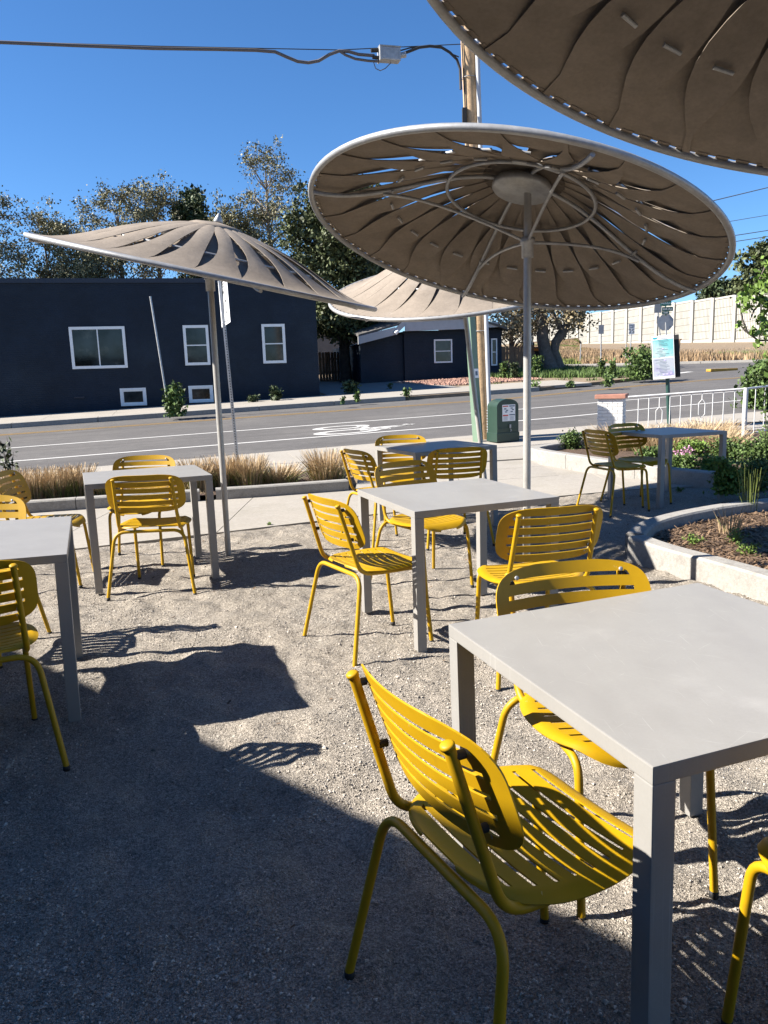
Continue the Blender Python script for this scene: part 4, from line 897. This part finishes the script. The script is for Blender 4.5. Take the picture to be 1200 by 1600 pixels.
# leaning post by the navy wall
b=atp(265,649,.1); tq=aty(235,463,b.y); m=MB(); m.box((-.03,-.03,-.1),(.03,.03,0)); r=thing('leaning_metal_post',(b.x,b.y,plane(b.x,b.y)+.1),0,'thin leaning bare metal post in front of the navy brick wall','post')
MB().tube([(0,0,-.05),(tq.x-b.x,0,tq.z-r.location.z)],.034,5).obj('post_shaft',M['steel'],r)
# far signs
def far_sign(name,label,pxb,pyb,px,y0,y1,wpx,mat,Y,txt=None,pw=.04,shape='rect',postmat='steel'):
    c=aty(px,(y0+y1)/2,Y); z0=gz(c.x,c.y); bb=aty(pxb,pyb,Y); k=Y/1207
    r=sign_post(name,label,bb.x,Y,min(z0,bb.z),c.z-min(z0,bb.z),pw,postmat,lean=(c.x-bb.x,0))
    if shape=='rect': p_=plate(r,(c.x-bb.x,-.06,c.z-r.location.z),wpx*k,(y1-y0)*k,mat)
    else:
        R=(y1-y0)*k/2/math.cos(PI/8); m=MB(); V=[(R*math.cos(PI/8+i*PI/4),0,R*math.sin(PI/8+i*PI/4)) for i in range(8)]; V+=[(a,.01,c_) for a,_,c_ in V]
        m.add(V,[tuple(range(8)),tuple(range(8,16))[::-1]]+[(i,8+i,8+(i+1)%8,(i+1)%8) for i in range(8)]); p_=m.obj('plate',M[mat],r,(c.x-bb.x,.05,c.z-r.location.z))
    return r,p_
far_sign('blank_grey_sign','plain grey rectangular sign back on a post before the dry embankment',939,567,939,508,521.5,8,'alu',46)
r,p_=far_sign('speed_limit_sign','speed limit 25 sign standing far off before the embankment',984,566,986.5,506,522,9.5,'sign_white',47)
k=47/1207
for tx,s,z in (('SPEED',3.6,5.2),('LIMIT',3.6,2),('25',9,-3.6)): link('lettering',text_mesh(tx,s*k,M['sign_black'],depth=.001),p_,(0,-.005,z*k),(PI/2,0,0))
for (px,y0,y1,lab) in [(978,538,563,'thin marker post just left of the distant speed limit sign'),(907,537,565,'thin wooden marker post on the left embankment'),(1017,537,560,'slanted thin marker post left of the poster sign')]:
    a=aty(px-.5,y1,50); c=aty(px+.5,y0,50); r=thing('marker_post',(a.x,a.y,a.z),0,lab,'post'); MB().tube([(0,0,-.3),(c.x-a.x,0,c.z-a.z)],.04,5).obj('post_shaft',M['steel'],r)
r=thing('gate_post',tuple(aty(1058,568,40)),0,'slanted wooden post with a short cross bar right of the poster sign','post'); a=aty(1058,568,40); c=aty(1062,530,40)
MB().tube([(0,0,-.3),(c.x-a.x,0,c.z-a.z)],.05,6).tube([(c.x-a.x-.12,0,c.z-a.z-.02),(c.x-a.x+.12,0,c.z-a.z)],.03,5).obj('post_shaft',M['fencewood'],r)
r,p_=far_sign('stop_sign','octagonal stop sign seen from behind under green street name plates',1043,590,1040.5,491.5,515.5,17,'alu',37,shape='oct',pw=.035)
k=37/1207; c=r.location
def nameplate(px,py,w,hh,mat,txt,sz,yaw):
    q_=aty(px,py,37); pl=plate(r,(q_.x-c.x,-.04,q_.z-c.z),w*k,hh*k,mat,yaw=yaw,name='name_plate'); link('lettering',text_mesh(txt,sz*k,M['sign_white'],depth=.001),pl,(0,-.005,0),(PI/2,0,0))
nameplate(1040,474,17,7.5,'sign_green','Holden',5.2,rad(4)); nameplate(1042.5,483,17,6,'sign_darkgreen','45th Ave',4.0,0); nameplate(1039.5,488.7,11,4.2,'sign_darkgreen','4500',3.2,0)
MB().tube([(aty(1040.5,493,37).x-c.x,0,aty(1040.5,493,37).z-c.z),(aty(1039.5,470,37).x-c.x,0,aty(1039.5,470,37).z-c.z)],.035,8).obj('upper_post',M['darkgreen'],r)
r,p_=far_sign('sign_back','grey rectangular sign back beside the stop sign',1037,590,1027.5,472,488.5,11,'alu',37.6)
q_=aty(1027,500,37.6); plate(r,(q_.x-r.location.x,-.05,q_.z-r.location.z),3.4*k,11*k,'alu',name='side_plate')

# poster sign
b=atz(1046,676,.1); r=thing('poster_sign',(b.x,b.y,.09),0,'teal and lilac information poster on a dark green post by the planter','sign')
pc=aty(1038.5,558,b.y-.05); k=b.y/1207; lo=aty(1043,592,b.y)
MB().tube([(0,0,0),((lo.x-b.x),0,lo.z-.09),(pc.x-b.x+.02,0,pc.z+.2)],.038,10).obj('post_shaft',M['darkgreen'],r)
tilt=rad(-4)
MB().cbox((.06,.03,0),(34*k,.06,64*k),bev=.01).obj('backing_board',M['rubber'],r,(pc.x-b.x+.01,-.01,pc.z-.09),(0,tilt,rad(-24)))
fb=MB().cbox((0,0,0),(32*k,.012,65*k),bev=.004).obj('poster_panel',M['sign_white'],r,(pc.x-b.x-.03,-.06,pc.z-.09),(0,tilt,rad(-24)))
w_,h_=15*k,31*k
MB().box((-w_,-.0075,-.02*k),(w_,-.0065,h_*.86)).obj('poster_print',M['teal'],fb)
MB().box((-w_,-.0075,-h_*.93),(w_,-.0065,-1.4*k)).obj('poster_print',pmat('pale_poster_print',(.38,.41,.46),.4,stops=[(2.5,(.28,.25,.42),.5,.66),(2.1,(.18,.42,.43),.58,.7)]),fb)
MB().prism([(-w_,0),(-w_+9*k,0),(-w_+6*k,-2.6*k),(-w_+2*k,-2.8*k)],0,.001,M=Matrix.Translation((0,-.0075,h_*.985))@Matrix.Rotation(PI/2,4,'X')).obj('poster_print',M['teal_strong'],fb)
m=MB(); rr=random.Random(5)
for i in range(26):
    z=h_*.9-i*(h_*1.78/26); a=-w_*.85+(rr.random()*w_*.5 if i%4 else w_*.5); L_=rr.uniform(.5,1.1)*w_
    if i in (6,14): continue
    m.box((a,-.0095,z),(min(a+L_,w_*.92),-.0085,z+.45*k))
m.obj('poster_text',M['ink'],fb)
m=MB()
for (a,z,s) in [(-.1,.38,.09),(.05,-.18,.09),(-.75,-.86,.07),(-.45,-.88,.06),(-.1,-.87,.08),(.25,-.86,.08),(.6,-.84,.08)]: m.box((a*w_,-.0098,z*h_),(a*w_+s*w_*2,-.0087,z*h_+s*h_*.7))
m.obj('poster_pictogram',M['lilac'],fb)

# brick pillar
b=atz(955,678,.05); r=thing('brick_pillar',(b.x,b.y,0),rad(-24),'short white painted brick pillar with a reddish cap at the end of the railing','pillar')
hp=aty(955,622,b.y).z; rowh=.068; nr=int(hp/rowh); W2=.25
MB().cbox((0,0,hp/2),(W2*2-.02,W2*2-.02,hp-.01)).obj('mortar_core',M['brick_white'],r)
bl=MB().cbox((0,0,0),(.192,.09,.060),bev=.004).mesh('brick',M['brick_white']); bs=MB().cbox((0,0,0),(.09,.09,.060),bev=.004).mesh('brick',M['brick_white'])
for i in range(nr):
    z=rowh*(i+.5)+.005
    for sd in range(4):
        Rz=sd*PI/2
        cuts=[-.15,.05,.2] if (i+sd)%2 else [-.2,-.05,.15]
        for j,cx_ in enumerate(cuts):
            mm=bs if abs(cx_)==.2 else bl
            v=Matrix.Rotation(Rz,4,'Z')@Vector((cx_,-(W2-.042),z)); 
            if abs(cx_)==.2 and sd%2: continue
            link('brick',mm,r,v,(0,0,Rz))
MB().cbox((0,0,hp+.04),(.60,.60,.085),bev=.012).obj('pillar_cap',M['cap_red'],r)

# railing
def railing():
    a=atz(980,684,.1); pb=atz(1162,681,.1); pe=aty(1290,668,17.2)
    za=aty(980,620.5,a.y).z; zb=aty(1163,607.5,pb.y).z
    r=thing('white_railing',(a.x,a.y,0),0,'white metal railing with looped balusters running right from the brick pillar','railing')
    def seg(p,q_,zp,zq,n0,end):
        P=Vector((p.x-a.x,p.y-a.y,0)); Q=Vector((q_.x-a.x,q_.y-a.y,0)); 
        MB().tube([P+Vector((0,0,zp)),Q+Vector((0,0,zq))],.019,8).obj('top_rail',M['rail_white'],r)
        MB().tube([P+Vector((0,0,.12)),Q+Vector((0,0,.14))],.014,6).obj('bottom_rail',M['rail_white'],r)
        for i in range(1,n0):
            w=i/n0; c=P.lerp(Q,w); zt=zp+(zq-zp)*w; d=(Q-P).normalized()
            if i%4==3:
                m=MB(); s=.055
                loopz=.42+ (.12 if (i//4)%2 else .0)
                m.tube([c+Vector((0,0,zt)),c+Vector((0,0,loopz+.24))],.009,5)
                m.tube([c+Vector((0,0,loopz+.24)),c-d*s+Vector((0,0,loopz+.17)),c-d*s+Vector((0,0,loopz-.03)),c+Vector((0,0,loopz-.10)),c+d*s+Vector((0,0,loopz-.03)),c+d*s+Vector((0,0,loopz+.17))],.009,5,close=True)
                m.tube([c+Vector((0,0,loopz-.10)),c+Vector((0,0,.13))],.009,5); m.obj('looped_baluster',M['rail_white'],r)
            else: MB().tube([c+Vector((0,0,.13)),c+Vector((0,0,zt))],.009,5).obj('baluster',M['rail_white'],r)
    seg(a,pb,za,zb,11,0); seg(pb,pe,zb,zb+.06,10,0)
    MB().tube([(pb.x-a.x,pb.y-a.y,0),(pb.x-a.x+.0,pb.y-a.y,zb+.02)],.042,12).obj('rail_post',M['rail_white'],r)
railing()
# kerb strip and low wall beyond the railing
o=strip('side_path',[xy(14.2,11),xy(12.6,20)],[xy(15.2,11),xy(15.2,20)],.045,M['concrete'],seg=2); tag(o,kind='structure')
# yellow painted median end and orange machine
p=atp(1128,579); r=thing('median_bumper',(p.x,p.y,plane(p.x,p.y)),TA,'low yellow painted concrete strip lying in the far road','kerb stone'); MB().cbox((0,0,.03),(1.45,.35,.12),bev=.03).obj('block',M['speedpaint'],r)
def machine():
    p=aty(832,582,44); z=plane(p.x,p.y)+.1; r=thing('orange_machine',(p.x,p.y,z),0,'small orange and black loader parked behind the tree trunks','machine'); k=44/1207
    MB().cbox((0,.5,.8),(26*k,1.2,.9),bev=.08).obj('machine_body',M['rubber'],r); MB().cbox((2*k,.4,(582-552)*k),(20*k,1.3,4*k),bev=.04).obj('hood',M['orange'],r)
    MB().cbox((-5*k,.3,(582-541)*k),(9*k,.8,13*k),bev=.05).obj('cab',M['glass'],r); MB().cbox((2*k,.3,(582-545)*k),(3*k,.5,8*k),bev=.05).obj('exhaust_stack',M['rubber'],r)
    for s in (-1,1): 
        MB().tube([(s*9*k,-.25,.35),(s*9*k,0.05,.35)],.36,16).obj('wheel',M['rubber'],r)
    MB().tube([(-11*k,-.2,.4),(-14*k,-.3,1.3),(-10*k,-.1,1.9)],.09,6).obj('lift_arm',M['orange'],r)
machine()
a=aty(885,576,42); c=aty(871,543,42); r=thing('guy_wire',tuple(a),0,'slanted yellow guy wire guard right of the twin trunk tree','guy wire'); MB().tube([(0,0,-.2),(c.x-a.x,0,c.z-a.z)],.035,6).obj('guard',M['guy'],r)
a=aty(833,586,43); c=aty(831,520,43); r=thing('grey_pole',tuple(a),0,'thin grey metal pole in front of the orange machine','post'); MB().tube([(0,0,-.2),(c.x-a.x,0,c.z-a.z)],.035,6).obj('post_shaft',M['steel'],r)

# ------------------------------------------------------------------ tables
L_=.83; TH=.74
tt=MB().cbox((0,0,TH-.0175),(L_,L_,.035),bev=.003).mesh('table_top',M['table']); tl=MB().cbox((0,0,(TH-.036)/2),(.05,.05,TH-.034),bev=.003).mesh('leg',M['table'])
gus=MB().add([(0,0,0),(.03,0,0),(0,0,-.03),(0,.012,0),(.03,.012,0),(0,.012,-.03)],[(0,1,2),(5,4,3),(0,3,4,1),(1,4,5,2),(2,5,3,0)]).mesh('corner_gusset',M['table'])
TABLES=[((.7033,1.7418,-1.2309),'big grey square table nearest the camera at lower right'),((.3855,4.2438,-1.1999),'sunlit grey square table in the middle with four yellow chairs'),((-1.718,5.5566,.3782),'grey square table at the back left beside the left umbrella post'),((-1.8362,3.3074,.3503),'grey square table cut off by the left edge'),((.4915,7.15,-1.129),'half shaded grey table behind the sunlit middle one'),((2.9922,8.13,-1.2046),'fully shaded grey table at the back right by the planters')]
TILT=[(.0018,-.0029,.0164),(.004,-.0074,.0035),(.01,.0018,-.0097),(.0087,-.0198,.0284),(0,.003,.01),(-.012,.004,-.004)]
for ((x,y,a),lab),(z0,tx,ty) in zip(TABLES,TILT):
    r=thing('square_table',(x,y,z0-.003),a,lab,'table','grey square cafe tables'); link('table_top',tt,r)
    r.rotation_mode='XYZ'; r.rotation_euler=(Matrix.Rotation(a,4,'Z')@Matrix.Rotation(ty,4,'X')@Matrix.Rotation(-tx,4,'Y')).to_euler()
    q_=L_/2-.0252
    for sx in (-1,1):
        for sy in (-1,1): link('leg',tl,r,(sx*q_,sy*q_,0))

# ------------------------------------------------------------------ chairs
def sheet(name,Pf,avals,bvals,cells,th,mat,parent=None,flat=False):
    """Pf(a,b)->Vector ; cells: set of (i,j) kept"""
    na,nb=len(avals),len(bvals); P={};Nn={}
    def nrm(a,b):
        e=.004; da=Pf(min(1,a+e),b)-Pf(max(-1,a-e),b); db=Pf(a,min(1,b+e))-Pf(a,max(0,b-e)); n_=da.cross(db); return n_.normalized() if n_.length>1e-12 else Vector((0,0,1))
    V=[];idx={}
    def vid(i,j,s):
        k=(i,j,s)
        if k not in idx:
            if (i,j) not in P: P[(i,j)]=Pf(avals[i],bvals[j]); Nn[(i,j)]=nrm(avals[i],bvals[j])
            idx[k]=len(V); V.append(P[(i,j)]+Nn[(i,j)]*(th/2*s))
        return idx[k]
    F=[];S=[]
    for (i,j) in cells:
        F.append((vid(i,j,1),vid(i+1,j,1),vid(i+1,j+1,1),vid(i,j+1,1))); S.append(True)
        F.append((vid(i,j,-1),vid(i,j+1,-1),vid(i+1,j+1,-1),vid(i+1,j,-1))); S.append(True)
        for (di,dj,e) in ((0,-1,((i,j),(i+1,j))),(1,0,((i+1,j),(i+1,j+1))),(0,1,((i+1,j+1),(i,j+1))),(-1,0,((i,j+1),(i,j)))):
            if (i+di,j+dj) not in cells:
                (a0,b0),(a1,b1)=e
                # duplicate verts so the edge stays crisp
                base=len(V); V.extend([V[vid(a0,b0,1)],V[vid(a0,b0,-1)],V[vid(a1,b1,-1)],V[vid(a1,b1,1)]]); F.append((base,base+1,base+2,base+3)); S.append(False)
    me=mesh(name,V,F,mat); me.polygons.foreach_set('use_smooth',S); me.update(); return me
def slotted(Pf,nslots,b0,b1,slotw,mat,name,ai=.8,sub=3,thick=.004):
    """returns border mesh and list of slat meshes. slots spread evenly from b0 to b1"""
    slat=(b1-b0-nslots*slotw)/(nslots-1) if nslots>1 else 0
    bv=[0,.003,.012,.03,.06]; bv=[b for b in bv if b<b0-.01]; kinds=[]
    bl=list(bv)
    if b0-bl[-1]>.05: bl.append((bl[-1]+b0)/2)
    bl.append(b0); kinds=['r']*(len(bl)-1); b=b0; slats=[]
    for s in range(nslots):
        bl.append(b+slotw); kinds.append('s'); b+=slotw
        if s<nslots-1:
            st=len(kinds)
            for k in range(1,sub+1): bl.append(b+slat*k/sub); kinds.append('l%d'%s)
            b+=slat
    tail=[1,.997,.988,.97,.94]; tail=[t_ for t_ in tail if t_>b1+.01][::-1]
    if tail[0]-b1>.05: bl.append((b1+tail[0])/2); kinds.append('r')
    for t_ in tail: bl.append(t_); kinds.append('r')
    av=[-1,-.985,-.95,-.9]+[-ai+2*ai*k/12 for k in range(13)]+[.9,.95,.985,1]
    i0,i1=4,16
    border=set();sl={}
    for j,kd in enumerate(kinds):
        for i in range(len(av)-1):
            inner=i0<=i<i1
            if kd=='r' or not inner: border.add((i,j))
            elif kd[0]=='l': sl.setdefault(kd,set()).add((i,j))
    bm_=sheet(name,Pf,av,bl,border,thick,mat); sm=[sheet('slat',Pf,av,bl,c,thick,mat) for c in sl.values()]
    return bm_,sm
def sup(b,p): return max(.02,(1-abs(2*b-1)**p))**(1/p)
def back_pt(a,b):
    w=.252*sup(b*.994+.003,4.0); z=.556+.256*b; x=a*w; y=-.271+(.785-z)*.34+.80*x*x
    return Vector((x,y,z))
def seat_pt(a,b):
    # b 0 = rear edge, 1 = front edge
    w=(.215+.025*math.sin(PI*min(1,b*1.1)))*sup(b*.994+.003,3.4); y=-.185+.43*b; x=a*w
    z=.455-.012*math.sin(PI*b)+ .25*x*x - (3.2*(b-.85)**2*.55 if b>.85 else 0)+ (.9*(.1-b)**2 if b<.1 else 0)-(.012*max(0,abs(a)-.9)/.1)
    return Vector((-x,y,z))
def make_chair():
    r=thing('yellow_chair')
    Y=M['yellow']
    bm_,sl=slotted(back_pt,5,.14,.86,.046,Y,'backrest',.82); o=link('backrest',bm_,r)
    for s in sl: link('slat',s,o)
    scw=MB().lathe([(.007,0),(.007,.002),(.004,.003)],10).mesh('screw',M['steel'])
    for s in (-1,1):
        for zb in (.84,.16):
            p=back_pt(s*.72,zb); 
            so=link('screw',scw,o,(p.x,p.y+.003,p.z+(.012 if zb>.5 else -.012)),(-PI/2+.3,0,0))
    bm_,sl=slotted(seat_pt,8,.12,.86,.022,Y,'seat',.80); o=link('seat',bm_,r)
    for s in sl: link('slat',s,o)
    R=.0112
    for s in (-1,1):
        pts=arc_fillet([(s*.183,-.272,.785),(s*.196,-.170,.440),(s*.190,-.05,.428),(s*.185,.10,.424),(s*.186,.205,.418),(s*.192,.245,.012)],[.06,.05,.03,.05,.06][:4],6)
        MB().tube(pts,R,12).obj('side_frame',Y,r)
        MB().lathe([(.0135,-.004),(.0135,.003),(.010,.006)],14,Matrix.Translation((s*.183,-.2735,.786))@Matrix.Rotation(.28,4,'X')).obj('tube_cap',Y,r)
        for zz,yy in ((.765,-.262),(.615,-.217)):
            MB().tube([(s*.185,yy,zz),(s*.185,yy+.020,zz)],.009,8).obj('spacer',M['rubber'],r)
        for (fx,fy) in ((.192,.245),(.280,-.268)): MB().lathe([(.0125,-.006),(.0125,.014)],12,Matrix.Translation((s*fx,fy,0))).obj('foot_cap',M['rubber'],r)
    pts=arc_fillet([(-.280,-.268,.012),(-.222,-.185,.43),(.222,-.185,.43),(.280,-.268,.012)],[.075,.075],8)
    MB().tube(pts,R,12).obj('rear_leg_frame',Y,r)
    return r
CHAIRS=[
('C1',.251,1.485,-1.09,'large foreground yellow chair whose back is turned to the camera'),
('C2',0.610,2.050,-2.930,'yellow chair facing the camera behind the big near table'),
('C3',.690,3.552,.235,'yellow chair seen from behind between the middle table and the planter'),
('F',0.270,5.030,-2.530,'yellow chair on the far side of the sunlit middle table, facing the camera'),
('B',-.080,3.928,-1.03,'yellow chair at the left side of the sunlit middle table'),
('D',-1.569,5.196,.081,'yellow chair seen from behind in front of the back left table'),
('E',-1.914,6.017,3.191,'yellow chair at the far side of the back left table, only its top showing'),
('G1',-.009,6.366,-1.042,'yellow chair at the left side of the half shaded table, facing right'),
('G2',0.191,7.330,-3.110,'yellow chair at the far side of the half shaded table, only its top showing'),
('G3',.563,6.374,.20,'shaded yellow chair seen from behind in front of the half shaded table'),
('H1',2.309,7.568,-1.227,'shaded yellow chair left of the dark table by the planters'),
('H2',2.674,7.965,-2.689,'yellow chair behind the dark table by the planters'),
('K1',-1.571,2.771,.452,'yellow chair at the lower left edge, seen from behind'),
('K2',-2.404,5.415,-1.462,'yellow chair at the left edge whose seat tip shows beyond the cut off table'),
('K3',-2.177,3.933,-3.030,'yellow chair behind the cut off left table, facing the camera'),
('J',0.963,1.270,0.340,'yellow chair at the lower right corner, only its seat edge and front leg in view'),
]
proto=make_chair()
for i,(k,x,y,a,lab) in enumerate(CHAIRS):
    o=proto if i==0 else copy_tree(proto)
    o.location=(x,y,.0); o.rotation_euler=(0,0,a); tag(o,lab,'chair','yellow slatted metal chairs')

# ------------------------------------------------------------------ umbrellas
SH=.37
def zr(r): 
    r=min(1.,max(0,r)); return SH*.5*(1+math.cos(PI*r**1.08))
def make_canopy(R,post_off,post_h,spin=0.):
    """returns canopy parts in a frame whose origin is the rim centre, z = canopy axis"""
def umbrella(label,base,C,nrm_,R,spin,lean_top=None,npan=24,sh=.37,gk=.19):
    global SH; SH=sh
    base=Vector(base); r=thing('shade_umbrella',(base.x,base.y,0),0,label,'umbrella','taupe strip shade umbrellas')
    n_=Vector((nrm_[0],nrm_[1],1)).normalized(); C=Vector(C)-Vector((base.x,base.y,0))
    q_=Vector((0,0,1)).rotation_difference(n_); MX=Matrix.Translation(C)@q_.to_matrix().to_4x4()@Matrix.Rotation(spin,4,'Z')
    inv=MX.inverted()
    # post from ground to the hub
    hub=MX@Vector((0,0,zr(0)-.05))
    col=MX@Vector((0,0,-.10))
    top=Vector((hub.x,hub.y,hub.z))+Vector(lean_top or (0,0,0))
    MB().tube([(0,0,-.1),top.lerp(Vector((0,0,0)),.0)*.85+Vector((0,0,0)),top],[.024,.024,.022],16).obj('post',M['post'],r)
    ck=(top*.86); MB().lathe([(.036,-.05),(.036,.03),(.045,.035),(.045,.06),(.03,.07)],16,Matrix.Translation(top*.855)@Vector((0,0,1)).rotation_difference(top.normalized()).to_matrix().to_4x4()).obj('collar',M['steel'],r)
    MB().lathe([(.17,-.012),(.18,0),(.18,.03),(.02,.035)],32,MX@Matrix.Translation((0,0,zr(0)-.075))).obj('hub_plate',M['steel'],r)
    MB().lathe([(.245,-.030),(.16,.004),(.02,.022),(.02,.010),(.16,-.008),(.245,-.036)],32,MX@Matrix.Translation((0,0,zr(0)+.016))).obj('crown_cap',M['canvas'],r)
    MB().lathe([(.03,0),(.035,.02),(.02,.05),(.010,.07),(.004,.075)],14,MX@Matrix.Translation((0,0,zr(0)+.03))).obj('finial',M['steel_light'],r)
    MB().tube([MX@Vector((R*math.cos(a),R*math.sin(a),0)) for a in np.linspace(0,2*PI,96,endpoint=False)],.018,10,close=True).obj('rim_tube',M['steel_light'],r)
    rr=.44; MB().tube([MX@Vector((rr*math.cos(a),rr*math.sin(a),zr(rr/R)-.035)) for a in np.linspace(0,2*PI,56,endpoint=False)],.011,8,close=True).obj('inner_ring',M['steel'],r)
    colp=inv@(top*.87)
    for k in range(4):
        a=k*PI/2+.12; d=Vector((math.cos(a),math.sin(a),0))
        pts=[MX@(d*(R*s)+Vector((0,0,zr(s)-.028))) for s in np.linspace(.13,.985,16)]
        MB().tube(pts,.0125,8).obj('arm',M['steel'],r)
        # curved strut from collar to arm
        e=d*(R*.66)+Vector((0,0,zr(.66)-.045)); m1=colp.lerp(e,.45)+Vector((0,0,.05)); m2=colp.lerp(e,.75)+Vector((0,0,.06))
        P=[colp,m1,m2,e]; Q=[]
        for w in np.linspace(0,1,10): Q.append(MX@(P[0]*(1-w)**3+P[1]*3*w*(1-w)**2+P[2]*3*w*w*(1-w)+P[3]*w**3))
        MB().tube(Q,.0095,8).obj('strut',M['steel'],r)
    # strips
    rs=[.10]+list(np.linspace(.16,.94,14))+[.982]; NS=5
    def bump(s): 
        return math.sin(PI*min(1,max(0,(s-.28)/.60)))**1.3 if .28<s<.88 else 0
    def tw(s): return .11*math.sin(PI*s)
    dt=2*PI/npan
    def surf(f,name,mat,ns):
        V=[MX@f(s_,j/(ns-1)) for s_ in rs for j in range(ns)]
        nr_=len(rs); F=[]
        for i in range(nr_-1):
            for j in range(ns-1): F.append((i*ns+j,(i+1)*ns+j,(i+1)*ns+j+1,i*ns+j+1))
        n0=len(V); nn=n_*.0035; V2=[v-nn for v in V]; F2=[tuple(n0+q for q in f_[::-1]) for f_ in F]
        ring=[(i*ns) for i in range(nr_)]+[((nr_-1)*ns+j) for j in range(1,ns)]+[(i*ns+ns-1) for i in range(nr_-2,-1,-1)]+[j for j in range(ns-2,0,-1)]
        E=[(b_,a_,n0+a_,n0+b_) for a_,b_ in zip(ring,ring[1:]+ring[:1])]
        m=MB(); m.add(V+V2,F+F2,sm=True); m.add(V+V2,E); m.obj(name,mat,r)
    for k in range(npan):
        wob=random.uniform(.85,1.15); dz=random.uniform(-.004,.004)
        def outer(s_,w):
            b=bump(s_)*wob; gap=dt*(.006+gk*b); a=k*dt+tw(s_)+gap*.5+w*(dt-gap)
            z=zr(s_)+b*(.014+.010*(1-w))+.004*math.sin(w*PI)+dz*b+.012
            return Vector((R*s_*math.cos(a),R*s_*math.sin(a),z))
        surf(outer,'canopy_strip',M['canvas'],5)
        def inner(s_,w):
            b=bump(s_); hw=dt*(.05+.42*b); a=k*dt+tw(s_)+(w-.5)*2*hw
            z=zr(s_)+.005-b*.020
            return Vector((R*s_*math.cos(a),R*s_*math.sin(a),z))
        surf(inner,'under_strip',M['canvas'],3)
        s_=.62; a0=k*dt+tw(s_)-dt*.22; a1=k*dt+tw(s_)+dt*.22; z=zr(s_)+.012
        MB().tube([MX@Vector((R*s_*math.cos(a0),R*s_*math.sin(a0),z)),MX@Vector((R*s_*math.cos(a1),R*s_*math.sin(a1),z))],.009,8).obj('rung',M['steel_light'],r)
        a0=k*dt+tw(s_)-dt*.20; a1=k*dt+tw(s_)+dt*.16
        MB().tube([MX@Vector((R*s_*math.cos(a0),R*s_*math.sin(a0),z-.048)),MX@Vector((R*s_*math.cos(a1),R*s_*math.sin(a1),z-.048))],.008,8).obj('rung',M['steel_light'],r)
    m=MB()
    for k in range(npan*4):
        a=k*dt/4+.02; p=MX@Vector((R*.985*math.cos(a),R*.985*math.sin(a),.012)); Rm=Matrix.Translation(p)@q_.to_matrix().to_4x4()@Matrix.Rotation(spin+a,4,'Z')
        m.cbox((0,0,0),(.040,.052,.006),Rm)
    tag(m.obj('rim_lacing',M['canvas'],r),kind='stuff')
    return r
umbrella('shade umbrella in the centre with its whole underside and frame facing the camera',(.90,4.80),(.808,4.777,2.164),(.24,.191),1.208,rad(0),lean_top=(.03,0,0))
umbrella('shade umbrella at the left, seen edge on above the back left table',(-1.275,6.13),(-1.267,6.137,2.197),(.242,-.089),1.284,rad(20),lean_top=(-.07,0,0),sh=.34,gk=.40)
umbrella('sunlit shade umbrella in the background, partly hidden between the other two',(1.10,7.95),(.823,7.891,2.257),(-.112,-.309),1.30,rad(35))
umbrella('closest shade umbrella, its rim cutting across the upper right corner',(1.33,2.25),(1.287,2.161,2.386),(.29,.086),1.301,rad(58))

# ------------------------------------------------------------------ the cafe building whose shade falls over the lower left
eo=Vector((math.sin(rad(SUN_AZ)),math.cos(rad(SUN_AZ)),0))*(3.2/math.tan(rad(SUN_EL)))
sA=Vector((-.585,2.717,0))-eo; sB=Vector((.592,1.671,0))-eo; dv=(sB-sA).normalized(); ang=math.atan2(dv.y,dv.x)
r=thing('cafe_building',(sA.x,sA.y,0),ang,'grey stucco cafe building behind the camera that shades the gravel','building')
MB().box((-14,-9,-.1),(16,-.35,3.05)).obj('wall',M['stucco'],r); MB().box((-14.2,-9.2,3.051),(16.2,0,3.2)).obj('roof',M['navy_trim'],r)
